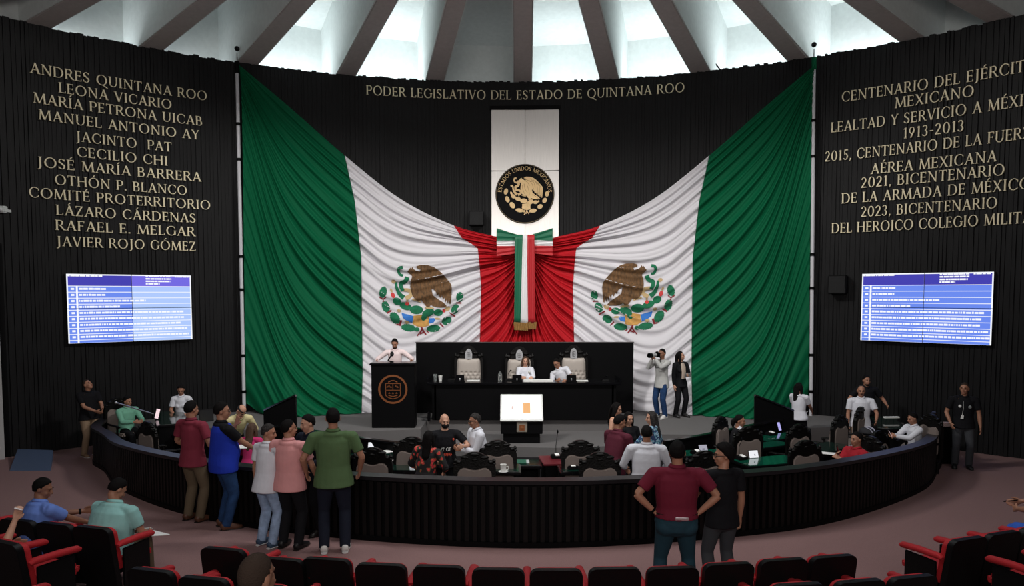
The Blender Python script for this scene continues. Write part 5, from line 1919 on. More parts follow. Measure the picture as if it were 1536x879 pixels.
def hair_mesh(kind, hc, Rh, s, Rt, P0, seed=1):
    """closed hair shape: skull offset where hair grows, sunk inside the head elsewhere"""
    rg = random.Random(seed)
    mb = MB()
    ph = [rg.uniform(0, 6) for _ in range(4)]
    thick = {'short': 1.062, 'crop': 1.022, 'long': 1.075, 'curly': 1.30, 'bob': 1.11, 'tied': 1.055, 'receding': 1.05, 'fringe': 1.03}[kind]

    def fn(d):
        f = -d.y
        line = interp([(-1, -0.80), (-0.35, -0.62), (-0.05, -0.30), (0.12, -0.22), (0.22, 0.06), (0.5, 0.36), (0.8, 0.60), (1, 0.66)], f)
        if kind == 'receding':
            line = interp([(-1, -0.7), (-0.35, -0.5), (0.0, -0.15), (0.15, 0.3), (0.35, 0.78), (1, 1.3)], f)
        if kind == 'fringe':
            line = interp([(-1, -0.7), (-0.2, -0.5), (0.1, 0.0), (1, 0.2)], f)
            if d.z > 0.45:
                return 0.93
        if kind in ('long', 'bob'):
            line = interp([(-1, -1.2), (-0.1, -1.2), (0.15, -0.8), (0.35, 0.25), (0.7, 0.62), (1, 0.72)], f)
        if kind == 'crop':
            line = line + 0.05
        k = max(0.0, min(1.0, (d.z - line) / 0.12))
        n_ = 0.012 * math.sin(9 * d.x + ph[0] + 5 * d.z) + 0.012 * math.sin(13 * d.z + ph[1] + 7 * d.y)
        if kind == 'curly':
            n_ = 0.035 * math.sin(14 * d.x + ph[0]) * math.sin(15 * d.z + ph[1]) + 0.03 * math.sin(17 * d.y + ph[2])
        if kind == 'crop' or kind == 'fringe':
            n_ *= 0.2
        return lerp(0.90, thick + n_, k)
    mb.ell(hc + Rh @ (Vector((0, 0.014, 0.016)) * s), [0.077 * s, 0.096 * s, 0.103 * s], Rh, 36, 26, fn)
    P = lambda x, y, z: hc + Rh @ (Vector((x, y, z)) * s)
    tx = Rt @ Vector((1, 0, 0))
    bk = Rt @ Vector((0, 1, 0))
    dn = -(Rt @ Vector((0, 0, 1)))
    if kind == 'long':
        b = P(0, 0.075, 0.0)
        mb.loft([P(0, 0.05, 0.06), b, P(0, 0.085, -0.07) , P(0, 0.07, -0.11) + dn * 0.06 * s + bk * 0.02 * s, P(0, 0.06, -0.11) + dn * 0.18 * s + bk * 0.05 * s, P(0, 0.06, -0.11) + dn * 0.30 * s + bk * 0.05 * s], [(0.07 * s, 0.04 * s), (0.082 * s, 0.040 * s), (0.080 * s, 0.036 * s), (0.078 * s, 0.034 * s), (0.070 * s, 0.030 * s), (0.03 * s, 0.016 * s)], ref=tx, n=16)
        for sx in (-1, 1):
            mb.loft([P(sx * 0.06, 0.0, 0.05), P(sx * 0.086, 0.0, -0.04), P(sx * 0.09, 0.0, -0.11), P(sx * 0.09, 0.0, -0.12) + dn * 0.1 * s], [(0.03 * s, 0.05 * s), (0.022 * s, 0.05 * s), (0.024 * s, 0.045 * s), (0.016 * s, 0.03 * s)], ref=tx, n=12)
    if kind == 'bob':
        for sx in (-1, 1):
            mb.loft([P(sx * 0.05, 0.0, 0.07), P(sx * 0.088, 0.005, -0.02), P(sx * 0.098, 0.01, -0.10), P(sx * 0.085, 0.01, -0.165)], [(0.035 * s, 0.055 * s), (0.026 * s, 0.055 * s), (0.03 * s, 0.055 * s), (0.012 * s, 0.03 * s)], ref=tx, n=12)
        mb.loft([P(0, 0.05, 0.05), P(0, 0.09, -0.05), P(0, 0.085, -0.15)], [(0.07 * s, 0.05 * s), (0.09 * s, 0.035 * s), (0.07 * s, 0.02 * s)], ref=tx, n=14)
    if kind == 'tied':
        mb.loft([P(0, 0.09, 0.02), P(0, 0.125, -0.02), P(0, 0.125, -0.08), P(0, 0.11, -0.16)], [0.03 * s, 0.04 * s, 0.042 * s, 0.012 * s], ref=tx, n=12)
    return mb


def person(px, py, H, z0, yaw, label, top, bottom, shoes=None, skin='tan', hair=('short', None), head=(0, 0, 0), lean=0, side=0, twist=0,
           lh=None, rh=None, le=None, re=None, feet=None, seat=None, fat=1.0, belly=0.0, sleeve='short', hem=-0.10, woman=False, collar=True,
           face=True, glasses=False, beard=None, curl=(0.35, 0.35), palm=None, belt=False, vox=0.009, spread=0.0, shift=None, group=None, fy=None, rootY=None):
    """px,py: top of the head in the photo; yaw 0 faces the camera, 90 faces picture right; targets are (x, forward, z) in metres for a 1.72 m figure"""
    if fy:
        zz = 0.3
        for _ in range(12):
            q = at_z(px, fy, zz)
            zz = slope_z(q.y)
        H = (at_y(px, py, q.y).z - zz) * (1 + 0.0022 * lean)
    s = H / 1.72
    hz = (0.915 * s) if seat is None else seat + 0.10 * s
    Pv = Vector((0, 0, hz))
    Rt = Matrix.Rotation(R(side), 3, 'Y') @ Matrix.Rotation(R(lean), 3, 'X') @ Matrix.Rotation(R(twist), 3, 'Z')
    sp = lambda x, f, z: Pv + Rt @ (L3(x, f, z) * s)
    sw = 0.165 if woman else 0.196
    nb = sp(0, -0.01, 0.520)
    if seat is not None:
        hem = max(hem, -0.05)
    Rl = Matrix.Rotation(R(side * 0.7), 3, 'Y') @ Matrix.Rotation(R(lean * 0.75), 3, 'X')
    Rh = Matrix.Rotation(R(side * 0.5 + head[2]), 3, 'Y') @ Matrix.Rotation(R(head[0] + twist), 3, 'Z') @ Matrix.Rotation(R(lean * 0.5 + head[1]), 3, 'X')
    hc = nb + Rl @ (L3(0, 0.012, 0.158) * s)
    htop = hc + Vector((0, 0, 0.118 * s))
    if rootY is not None:      # seated in a known chair: the seat height follows from the head
        yw = Matrix.Rotation(R(yaw), 3, 'Z') @ htop
        dz = at_y(px, py, rootY + yw.y).z - z0 - htop.z
        for vec in (Pv, nb, hc, htop):
            vec.z += dz
        seat += dz
        print('seat', label[:30], round(seat, 3))
    # ---- joints
    SL, SR = sp(sw * fat ** 0.5, 0, 0.462), sp(-sw * fat ** 0.5, 0, 0.462)
    ua, fa = 0.285 * s, 0.25 * s
    tl = L3(*(lh or (0.27, 0.06, 0.80))) * s
    tr = L3(*(rh or (-0.27, 0.06, 0.80))) * s
    if seat is not None:
        dzs = (seat + 0.10 * s) - 0.915 * s
        if lh is None:
            tl = L3(0.16, 0.36, 0.80) * s
        if rh is None:
            tr = L3(-0.16, 0.36, 0.80) * s
        tl += Vector((0, 0, dzs)) + Vector((0, 0, 0.12))
        tr += Vector((0, 0, dzs)) + Vector((0, 0, 0.12))
    EL, WL = ik(SL, tl, ua, fa, L3(*(le or (0.6, -0.6, -0.3))))
    ER, WR_ = ik(SR, tr, ua, fa, L3(*(re or (-0.6, -0.6, -0.3))))
    HL, HR = Pv + L3(0.088, 0, -0.02) * s * 1, Pv + L3(-0.088, 0, -0.02) * s
    ft = feet or ((0.12, 0.0), (-0.12, -0.02))
    if seat is not None and feet is None:
        ft = ((0.14, 0.50), (-0.14, 0.46))
    ankz = 0.085 * s
    th_, sh_ = 0.43 * s, 0.41 * s
    KL, AL = ik(HL, L3(ft[0][0] * s, ft[0][1] * s, ankz), th_, sh_, L3(0.12, 1, 0.4))
    KR, AR = ik(HR, L3(ft[1][0] * s, ft[1][1] * s, ankz), th_, sh_, L3(-0.12, 1, 0.4))
    tx = Rt @ Vector((1, 0, 0))
    # ---- one continuous body
    b = MB()
    prof = [(-0.13, 0.11, 0.085, 0), (-0.04, 0.155 if not woman else 0.165, 0.105, 0), (0.12, 0.138 if not woman else 0.118, 0.095 + belly * .6, belly * .5), (0.30, 0.155 if not woman else 0.135, 0.108, 0.005), (0.42, 0.15 if not woman else 0.13, 0.095, 0), (0.49, 0.09, 0.07, -0.01), (0.54, 0.055, 0.056, -0.01)]
    b.loft([sp(0, o, z) for z, a, d, o in prof], [(a * s * fat, d * s * fat) for z, a, d, o in prof], ref=tx, n=18)
    for S_, E_, W_, sg in ((SL, EL, WL, 1), (SR, ER, WR_, -1)):
        b.loft([sp(sg * 0.09, 0, 0.45), S_], [(0.06 * s, 0.07 * s), (0.055 * s, 0.055 * s)], n=12)
        b.loft([S_ + (S_ - E_).normalized() * 0.03 * s, S_, lerp(S_, E_, 0.5), E_], [0.040 * s, 0.052 * s * fat ** .3, 0.046 * s, 0.038 * s], n=12)
        b.loft([E_ + (E_ - W_).normalized() * 0.012, E_, lerp(E_, W_, 0.3), W_], [0.034 * s, 0.039 * s, 0.040 * s, 0.026 * s], n=12)
        d = (W_ - E_).normalized()
        pn = palm[0 if sg > 0 else 1] if palm else None
        pn = L3(*pn) if pn else Rt @ Vector((-sg, 0.0, -0.15))
        hand_shape(b, W_, d, pn, s * 1.02, 1 if d.cross(pn).dot(L3(0, 1, 0.3)) > 0 else -1, curl[0 if sg > 0 else 1], spread if sg > 0 else 0)
    for Hh, K_, A_ in ((HL, KL, AL), (HR, KR, AR)):
        b.loft([Hh, lerp(Hh, K_, 0.3), K_], [(0.085 * s, 0.085 * s), (0.080 * s, 0.082 * s), 0.054 * s], n=12)
        b.loft([K_ + (K_ - A_).normalized() * 0.02, K_, lerp(K_, A_, 0.3), A_], [0.045 * s, 0.053 * s, 0.054 * s, 0.036 * s], n=12)
        b.loft([A_, A_ + L3(0, 0.0, -0.05) * s, A_ + L3(0, 0.12, -0.055) * s], [0.036 * s, (0.035 * s, 0.04 * s), (0.036 * s, 0.02 * s)], n=10)
    head_mesh(b, hc, Rh, s, nb)
    me = fuse(b, vox * s, 3, 'person')
    root = link('person', me, M_skin[skin], None, True, 0, 180)
    # ---- stand it where the photo shows it
    yawm = Matrix.Rotation(R(yaw), 3, 'Z')
    off_ = yawm @ htop
    zz = z0 if not callable(z0) else 0.0
    for _ in range(8):
        q = at_z(px, py, zz + htop.z)
        gx, gy = q.x - off_.x, q.y - off_.y
        if callable(z0):
            zz = z0(gx, gy)
        else:
            break
    if rootY is not None:
        gy = rootY
        gx = at_y(px, py, rootY + off_.y).x - off_.x
    root.location = (gx, gy, zz)
    root.rotation_euler = (0, 0, R(yaw))
    tag(root, label, 'person', group)
    # ---- clothes
    tname, tm = top
    c = MB()
    hb_ = hem
    g = 0.016
    tk = 0.0 if hb_ > 0 else 0.024
    P2 = [(hb_, interp([(-.13, .172), (-.04, .172), (.05, .150)], hb_) + g + tk * 0.6, 0.122 + g + tk + belly * 0.25, belly * 0.3)]
    for z, a, d, o in prof[1:6]:
        if z > hb_ + 0.03:
            P2.append((z, a + g + (tk if z < .05 else tk * 0.4 if z < .2 else 0), d + g + (tk if z < .05 else tk * .4 if z < .2 else 0), o))
    P2.append((0.522, 0.064, 0.064, -0.01))
    c.loft([sp(0, o, z) for z, a, d, o in P2], [(a * s * fat, d * s * fat) for z, a, d, o in P2], ref=tx, n=20)
    c.ell(sp(0, -0.018, 0.492), (0.120 * s * fat ** .7, 0.092 * s * fat ** .7, 0.05 * s), Rt)
    if woman:
        for sx in (-1, 1):
            c.ell(sp(sx * 0.065, 0.085, 0.30), (0.062 * s, 0.055 * s, 0.06 * s))
    for S_, E_, W_, sg in ((SL, EL, WL, 1), (SR, ER, WR_, -1)):
        c.loft([sp(sg * 0.07, -0.005, 0.455), lerp(sp(sg * 0.07, 0, 0.455), S_, .6), S_], [(0.06 * s, 0.088 * s), (0.068 * s, 0.08 * s), (0.064 * s, 0.066 * s)], n=14)
        if sleeve == 'none':
            continue
        e = 0.70 if sleeve == 'short' else 1.0
        c.loft([S_ + (S_ - E_).normalized() * 0.045 * s, S_, lerp(S_, E_, 0.35), lerp(S_, E_, e)], [0.048 * s, 0.068 * s * fat ** .3, 0.066 * s * fat ** .3, (0.066 if sleeve == 'short' else 0.054) * s], n=14)
        if sleeve != 'short':
            e2 = 0.98 if sleeve == 'long' else 0.45
            c.loft([E_ + (E_ - W_).normalized() * 0.03 * s, E_, lerp(E_, W_, e2 * .5), lerp(E_, W_, e2)], [0.046 * s, 0.055 * s, 0.054 * s, (0.04 if sleeve == 'long' else 0.052) * s], n=14)
    link(tname, fuse(c, 0.011 * s, 3, tname), tm, root, True, 0, 60)
    if collar:
        cm_ = MB()
        n = 20
        vs, fs = [], []
        for j, (rr0, zz_) in enumerate(((0.070, -0.012), (0.068, 0.026), (0.062, 0.030), (0.078, -0.004))):
            for k in range(n):
                a = 2 * PI * k / n
                gap = 1.0
                dz_ = -0.030 * max(0, -math.sin(a)) ** 3
                rr = rr0 * (1 + 0.25 * (fat - 1))
                vs.append(sp(rr * math.cos(a), -rr * math.sin(a) - 0.008, 0.535 + zz_ + dz_))
        for j in range(3):
            for k in range(n):
                fs.append((j * n + k, j * n + (k + 1) % n, (j + 1) * n + (k + 1) % n, (j + 1) * n + k))
        cm_.add(vs, fs)
        co = cm_.build('collar', tm, root, True, 0, 180)
        so = co.modifiers.new('t', 'SOLIDIFY')
        so.thickness = 0.008
    bname, bm_ = bottom
    c = MB()
    for (z, a, d) in ((0.05, .158, .112),):
        c.loft([sp(0, 0, 0.06), sp(0, 0, -0.03), sp(0, 0, -0.12) if seat is None else sp(0, 0.0, -0.10)], [(0.158 * s * fat, 0.114 * s * fat), (0.172 * s * fat, 0.122 * s * fat), (0.135 * s * fat, 0.11 * s * fat)], ref=tx, n=18)
    if seat is None:
        for sx in (-1, 1):
            c.ell(sp(sx * 0.078 * fat, -0.022, -0.075), (0.09 * s * fat, 0.092 * s * fat, 0.10 * s))
        c.ell(sp(0, 0.0, -0.10), (0.11 * s * fat, 0.10 * s * fat, 0.09 * s))
    for Hh, K_, A_ in ((HL, KL, AL), (HR, KR, AR)):
        c.loft([Hh + (Hh - K_).normalized() * 0.02, lerp(Hh, K_, 0.25), K_], [(0.100 * s * fat ** .4, 0.104 * s * fat ** .4), (0.098 * s * fat ** .4, 0.10 * s * fat ** .4), (0.071 * s, 0.073 * s)], n=14)
        c.loft([K_ + (K_ - A_).normalized() * 0.03, K_, lerp(K_, A_, 0.35), A_ + Vector((0, 0, -0.03 * s))], [0.06 * s, 0.071 * s, 0.072 * s, 0.062 * s], n=14)
    link(bname, fuse(c, 0.012 * s, 3, bname), bm_, root, True, 0, 60)
    if belt:
        bl = MB().loft([sp(0, 0, 0.035), sp(0, 0, 0.07)], [(0.168 * s * fat, 0.122 * s * fat)] * 2, ref=tx, n=24)
        bl.build('belt', M_belt, root, True)
    sm_ = shoes or M_belt
    for A_, q in ((AL, 1), (AR, -1)):
        c = MB()
        f0 = Vector((A_.x, A_.y, 0))
        tn = 0.02 * q
        c.loft([f0 + L3(0, -0.065, 0.045) * s, f0 + L3(0, -0.03, 0.055) * s, f0 + L3(0, 0.05, 0.052) * s, f0 + L3(tn, 0.13, 0.036) * s, f0 + L3(tn * 1.4, 0.20, 0.028) * s],
               [(0.034 * s, 0.042 * s), (0.042 * s, 0.055 * s), (0.046 * s, 0.052 * s), (0.050 * s, 0.036 * s), (0.028 * s, 0.024 * s)], n=14, pw=0.8)
        sh = c.build('shoe', sm_, root, True, 0, 180)
        c = MB().loft([f0 + L3(0, -0.075, 0.012) * s, f0 + L3(0, 0.05, 0.012) * s, f0 + L3(tn, 0.14, 0.012) * s, f0 + L3(tn * 1.4, 0.222, 0.012) * s], [(0.034 * s, 0.012 * s), (0.046 * s, 0.012 * s), (0.051 * s, 0.012 * s), (0.026 * s, 0.012 * s)], n=12)
        c.build('sole', M_soles if shoes in WHITESOLE else M_belt, sh, True)
    # ---- hair and face
    hk, hm = hair
    if hk:
        hm = hm or M_hairk
        hmb = hair_mesh(hk, hc, Rh, s, Rt, None, int(px))
        if hk in ('long', 'bob', 'tied'):
            link('hair', fuse(hmb, 0.009 * s, 2, 'hair'), hm, root, True, 0, 180)
        else:
            hmb.build('hair', hm, root, True, 0, 180)
    PH = lambda x, y, z: hc + Rh @ (Vector((x, y, z)) * s)
    if face:
        for sx in (-1, 1):
            MB().ell(PH(sx * 0.030, -0.0805, -0.002), (0.0125 * s, 0.007 * s, 0.0065 * s), Rh, 10, 8).build('eye', M_eye, root, True)
            MB().ell(PH(sx * 0.031, -0.087, 0.024), (0.019 * s, 0.007 * s, 0.0048 * s), Rh, 10, 6).build('eyebrow', M_hairk, root, True)
        MB().ell(PH(0, -0.092, -0.066), (0.022 * s, 0.007 * s, 0.0065 * s), Rh, 12, 8).build('mouth', M_lip, root, True)
    if beard:
        if 'moustache' in beard:
            MB().ell(PH(0, -0.096, -0.053), (0.028 * s, 0.010 * s, 0.008 * s), Rh, 12, 8).build('moustache', M_hairk, root, True)
        if 'beard' in beard:
            MB().ell(PH(0, -0.043, -0.088), (0.054 * s, 0.048 * s, 0.040 * s), Rh, 16, 12, lambda d: 1.0 if d.z < 0.35 else 0.8).build('beard', M_hairs, root, True)
        if 'mask' in beard:
            MB().ell(PH(0, -0.045, -0.062), (0.064 * s, 0.066 * s, 0.055 * s), Rh, 18, 12).build('face_mask', M_bk, root, True)
    if glasses:
        gm = MB()
        for sx in (-1, 1):
            for k in range(12):
                a0_, a1_ = 2 * PI * k / 12, 2 * PI * (k + 1) / 12
                gm.loft([PH(sx * 0.032 + 0.026 * math.cos(a0_), -0.098, 0.0 + 0.018 * math.sin(a0_)), PH(sx * 0.032 + 0.026 * math.cos(a1_), -0.098, 0.018 * math.sin(a1_))], [0.0035 * s] * 2, n=6)
            gm.loft([PH(sx * 0.058, -0.096, 0.004), PH(sx * 0.08, -0.03, 0.008), PH(sx * 0.082, 0.02, 0.006)], [0.0035 * s] * 3, n=6)
        gm.loft([PH(-0.007, -0.1, 0.004), PH(0.007, -0.1, 0.004)], [0.003 * s] * 2, n=6)
        gm.build('glasses', M_belt, root, True)
    root_info[root.name] = dict(WL=WL, WR=WR_, hc=hc, sp=sp, Rt=Rt, Rh=Rh, s=s, EL=EL, ER=ER, SL=SL, SR=SR, HL=HL, HR=HR, KL=KL)
    return root


root_info = {}
M_soles = mat('white_sole', (0.6, 0.6, 0.6), 0.7, bump=0.05)
M_shoe_tan = mat('tan_shoe', (0.20, 0.12, 0.07), 0.7, bump=0.2)
M_shoe_br = mat('brown_shoe', (0.10, 0.04, 0.022), 0.5, bump=0.1)
M_shoe_wh = mat('white_shoe', (0.65, 0.64, 0.62), 0.6, bump=0.1)
M_shoe_bl = mat('blue_sneaker', (0.03, 0.06, 0.11), 0.7, bump=0.1)
M_shoe_bk = mat('black_shoe', (0.008, 0.008, 0.009), 0.5, bump=0.1)
WHITESOLE = [M_shoe_bl, M_shoe_wh, M_shoe_tan]
J_blue = jeans('blue_jeans', (0.016, 0.045, 0.125))
J_light = jeans('light_jeans', (0.27, 0.36, 0.52))
J_mid = jeans('mid_blue_jeans', (0.035, 0.075, 0.17))
K_khaki = cloth('khaki_trousers', (0.27, 0.185, 0.12))
K_olive = cloth('olive_brown_trousers', (0.13, 0.095, 0.06))
K_teal = cloth('dark_teal_trousers', (0.014, 0.045, 0.065))
K_char = cloth('charcoal_trousers', (0.045, 0.048, 0.055))
C_white = cloth('white_cotton', (0.66, 0.67, 0.73))
C_pale = cloth('pale_pink_white_shirt', (0.80, 0.66, 0.66))
C_pink = cloth('pink_polo', (0.66, 0.30, 0.30))
C_green = cloth('army_green_polo', (0.075, 0.13, 0.055))
C_mint = cloth('mint_shirt', (0.17, 0.42, 0.30))
C_maroon = cloth('maroon_polo', (0.20, 0.025, 0.045))
C_dmar = cloth('dark_maroon_polo', (0.085, 0.012, 0.025))
C_wine = cloth('wine_polo', (0.135, 0.010, 0.026))
C_royal = cloth('royal_blue_vest', (0.012, 0.035, 0.40))
C_yellow = cloth('pale_yellow_shirt', (0.62, 0.55, 0.30))
C_hot = cloth('hot_pink_blouse', (0.50, 0.03, 0.14))
C_red = cloth('red_polo', (0.33, 0.012, 0.022))
C_grey = cloth('light_grey_sweater', (0.46, 0.46, 0.45))
C_peach = cloth('peach_blouse', (0.62, 0.33, 0.22))
C_teal = cloth('light_teal_shirt', (0.27, 0.52, 0.50))
C_corn = cloth('cornflower_shirt', (0.13, 0.22, 0.58))
C_floral = pattern_mat('floral_print', [(0.0, (0.70, 0.22, 0.10)), (0.15, (0.66, 0.06, 0.05)), (0.30, (0.45, 0.015, 0.035)), (0.38, (0.05, 0.11, 0.03)), (0.43, (0.008, 0.006, 0.008))], 12)
C_multi = pattern_mat('blue_blouse_print', [(0.0, (0.55, 0.62, 0.70)), (0.22, (0.05, 0.20, 0.42)), (0.33, (0.45, 0.55, 0.62)), (0.42, (0.06, 0.30, 0.36)), (0.52, (0.02, 0.04, 0.12))], 22)
out = lambda x, y: slope_z(y)


# ---- left side, standing
p1 = person(131, 569, 1.72, out, 62, 'person in black polo and khaki trousers by the far left wall, looking up', ('polo_shirt', M_bk), ('trousers', K_khaki), M_shoe_tan, lh=(0.10, 0.34, 1.06), rh=(-0.06, 0.34, 1.04), head=(15, -28, 0), fat=1.08, belly=.03, palm=((-1, 0, 0.2), (1, 0, 0.2)), hair=('crop', M_hairs))
p2 = person(191, 594, 1.66, 0.0, 62, 'person in mint green shirt at the left end of the counter, under a grey pole', ('shirt', C_mint), ('trousers', M_bk), seat=0.46, lh=(0.12, 0.42, 1.02), rh=(-0.10, 0.44, 1.02), head=(15, 5, 0), lean=8, sleeve='long', fat=1.1)
p3 = person(271, 577, 1.6, 0.0, 8, 'person in white polo writing at the desk by the dark wall on the left', ('polo_shirt', C_white), ('trousers', M_bk), hair=('tied', None), woman=True, lh=(0.18, 0.26, 1.02), rh=(-0.10, 0.30, 1.02), head=(12, 22, 0), lean=8)
p4 = person(287, 601, 1.68, out, 158, 'person in maroon polo and olive brown trousers standing with back turned at the counter', ('polo_shirt', C_maroon), ('trousers', K_olive), M_shoe_br, rh=(-0.22, 0.20, 0.98), lh=(0.24, 0.22, 0.98), head=(-8, 8, 0), fat=1.05, hem=-0.12, fy=784)
p5 = person(333, 603, 1.72, out, 128, 'person in royal blue vest, jeans and glasses leaning on the counter', ('undershirt', M_bk), ('jeans', J_blue), M_shoe_br, hem=0.04, hair=('short', None), glasses=True, fat=1.18, belly=.05, rh=(-0.10, 0.44, 1.0), lh=(0.10, 0.20, 1.36), re=(-0.6, -0.6, -0.5), le=(0.3, -0.2, -1), head=(-18, 4, 0), curl=(0.02, 0.35), spread=0.5, palm=((0.2, 1, 0.1), (0, 0.3, -1)), fy=795)
p8 = person(403, 636, 1.64, out, 150, 'person in white polo, light jeans and blue sneakers, grey haired, talking over the counter', ('polo_shirt', C_white), ('jeans', J_light), M_shoe_bl, hair=('short', M_hairg), head=(-62, 6, 0), lean=6, rh=(-0.16, 0.30, 1.02), fat=1.04, hem=-0.14, fy=814)
p9 = person(433, 629, 1.70, out, 165, 'person in pink polo and black trousers, back turned, holding a phone low', ('polo_shirt', C_pink), ('trousers', M_bk), M_shoe_bk, hair=('crop', M_hairk), head=(-35, 0, 0), fat=1.14, lh=(0.27, 0.14, 0.90), rh=(-0.28, 0.2, 0.92), hem=-0.13, fy=824)
p11 = person(499, 612, 1.76, out, 192, 'person in army green polo, black trousers and white shoes, back turned at the counter', ('polo_shirt', C_green), ('trousers', M_navy), M_shoe_wh, hair=('short', M_hairk), head=(6, 4, 0), fat=1.18, lh=(0.32, 0.14, 0.93), rh=(-0.30, 0.16, 0.92), hem=-0.12, fy=830)
# ---- inside the horseshoe, left
p6 = person(362, 607, 1.68, 0.0, 40, 'bald person in pale yellow shirt bending over the desk behind the pink top', ('shirt', C_yellow), ('trousers', M_bk), hair=('fringe', M_hairg), skin='light', lean=44, head=(20, 34, 0), sleeve='long', lh=(0.22, 0.46, 0.92), rh=(-0.18, 0.46, 0.92))
p7 = person(378, 634, 1.62, 0.0, 170, 'person with long streaked brown hair in a hot pink blouse, seated, back turned', ('blouse', C_hot), ('trousers', M_bk), hair=('long', M_hairb), woman=True, seat=0.46, lean=10, sleeve='elbow', collar=False, face=False, lh=(0.22, 0.34, 0.9), rh=(-0.22, 0.34, 0.9))
p10 = person(461, 622, 1.63, out, -42, 'person in dark navy shirt with back to the counter, facing the pink polo', ('shirt', M_navy), ('trousers', M_bk), hair=('short', None), head=(-10, 6, 0), fat=1.15, lean=10, skin='light', lh=(0.2, 0.3, 1.0), rh=(-0.2, 0.3, 1.0), sleeve='long')
# ---- inside, centre
p12 = person(643, 646, 1.56, 0.0, 168, 'person with long black hair in a red floral blouse standing with back turned', ('blouse', C_floral), ('trousers', M_bk), hair=('long', None), woman=True, side=-5, sleeve='elbow', collar=False, face=False, fat=1.12, rh=(-0.26, 0.2, 0.98), lh=(0.24, 0.24, 1.0))
p13 = person(667, 621, 1.66, 0.0, 12, 'bald person in black face mask and black printed tee among the desks', ('tee_shirt', M_bk), ('trousers', M_bk), hair=(None, None), skin='light', beard='mask', fat=1.1, lh=(0.26, 0.34, 1.22), rh=(-0.2, 0.22, 1.0), le=(0.8, -0.2, -0.6), collar=False, curl=(0.8, 0.35), head=(6, 8, 0))
p14 = person(712, 620, 1.68, 0.0, -66, 'person in white long sleeves and glasses among the desks, in profile', ('shirt', C_white), ('trousers', M_bk), hair=('short', M_hairg), glasses=True, sleeve='long', fat=1.12, lean=10, rh=(-0.14, 0.36, 1.14), lh=(0.02, 0.36, 1.12), head=(-6, 4, 0), curl=(0.9, 0.9), re=(-0.4, -0.3, -1), skin='tan')
# ---- lectern and presidium
p15 = person(592, 508, 1.695, at_y(588, 545, LY).z - 1.18, 6, 'person with short beard in pale shirt speaking at the lectern', ('shirt', C_pale), ('trousers', M_bk), hair=('short', None), beard='beard', sleeve='long', lh=(0.42, 0.34, 1.19), rh=(-0.42, 0.34, 1.19), head=(-8, 20, 0), lean=6, le=(1, -0.3, -0.7), re=(-1, -0.3, -0.7), skin='tan')
p16 = person(788, 535, 1.62, RZ, 4, 'person with brown hair in a white blouse seated at the presiding desk', ('blouse', C_white), ('trousers', M_bk), hair=('bob', M_hairb), woman=True, seat=0.52, rootY=18.40, feet=((0.12, 0.30), (-0.12, 0.28)), lean=6, sleeve='long', lh=(-0.02, 0.36, 1.06), rh=(0.02, 0.32, 1.05), collar=False, skin='light', le=(1, -0.2, -0.3), re=(-1, -0.2, -0.3))
p17 = person(835, 538, 1.68, RZ, -20, 'person in white shirt and dark glasses leaning to the side over the presiding desk', ('shirt', C_white), ('trousers', M_bk), rootY=18.40, hair=('short', None), glasses=True, seat=0.52, lean=16, side=-22, feet=((0.14, 0.30), (-0.14, 0.28)), head=(-20, 12, 0), lh=(0.10, 0.42, 1.0), rh=(-0.16, 0.4, 0.98), sleeve='short')
# ---- stage right
p18 = person(993, 523, 1.74, ZS, -48, 'person in light grey sweater and jeans on the stage, raising a camera', ('sweater', C_grey), ('jeans', J_blue), M_shoe_wh, hair=('crop', M_hairk), sleeve='long', lh=(0.05, 0.34, 1.48), rh=(-0.10, 0.26, 1.46), le=(0.5, 0.3, -1), re=(-0.5, 0.2, -1), head=(0, 4, 0), curl=(0.8, 0.8), collar=False, hem=-0.16, skin='brown')
p19 = person(1021, 527, 1.66, ZS, 22, 'person with long dark hair in a black suit and beige blouse on the stage', ('jacket', M_bk), ('trousers', M_bk), M_shoe_bk, hair=('long', None), woman=True, sleeve='long', lh=(0.06, 0.26, 1.12), rh=(-0.24, 0.08, 0.82), head=(40, -4, 0), collar=False, skin='light', hem=-0.12)
# ---- inside, right of centre
p20 = person(925, 604, 1.62, 0.0, 52, 'person with long dark hair in a peach top looking down, behind the bending maroon polo', ('top', C_peach), ('trousers', M_bk), hair=('long', None), woman=True, head=(10, 18, 0), sleeve='none', collar=False, skin='light', lh=(0.1, 0.34, 1.0), rh=(-0.2, 0.2, 0.95))
p21 = person(930, 622, 1.70, 0.0, 128, 'person in dark maroon polo bending towards the desks, seen from behind', ('polo_shirt', C_dmar), ('trousers', M_bk), hair=('short', None), lean=14, fat=1.2, belly=.04, head=(-20, 10, 0), rh=(-0.15, 0.36, 0.98), lh=(0.2, 0.40, 1.0), hem=-0.14)
p22 = person(943, 618, 1.58, 0.0, 25, 'person with dark hair mostly hidden behind the bending maroon polo', ('blouse', M_bk), ('trousers', M_bk), hair=('long', None), woman=True, head=(0, 10, 0), sleeve='long', collar=False, skin='light')
p23 = person(977, 617, 1.58, 0.0, -125, 'person with greying tied hair in a blue printed blouse, stretching an arm over the desk', ('blouse', C_multi), ('trousers', M_bk), hair=('long', M_hairg), woman=True, lean=8, sleeve='elbow', collar=False, lh=(0.30, 0.42, 1.08), rh=(-0.2, 0.2, 0.95), head=(40, 4, 0), skin='light')
p24 = person(970, 638, 1.72, 0.0, 176, 'person in white untucked shirt with back turned, just inside the counter', ('shirt', C_white), ('trousers', M_bk), hair=('short', None), fat=1.22, sleeve='elbow', head=(0, 10, 0), face=False, rh=(-0.26, 0.28, 1.0), lh=(0.26, 0.28, 1.0), hem=-0.16)
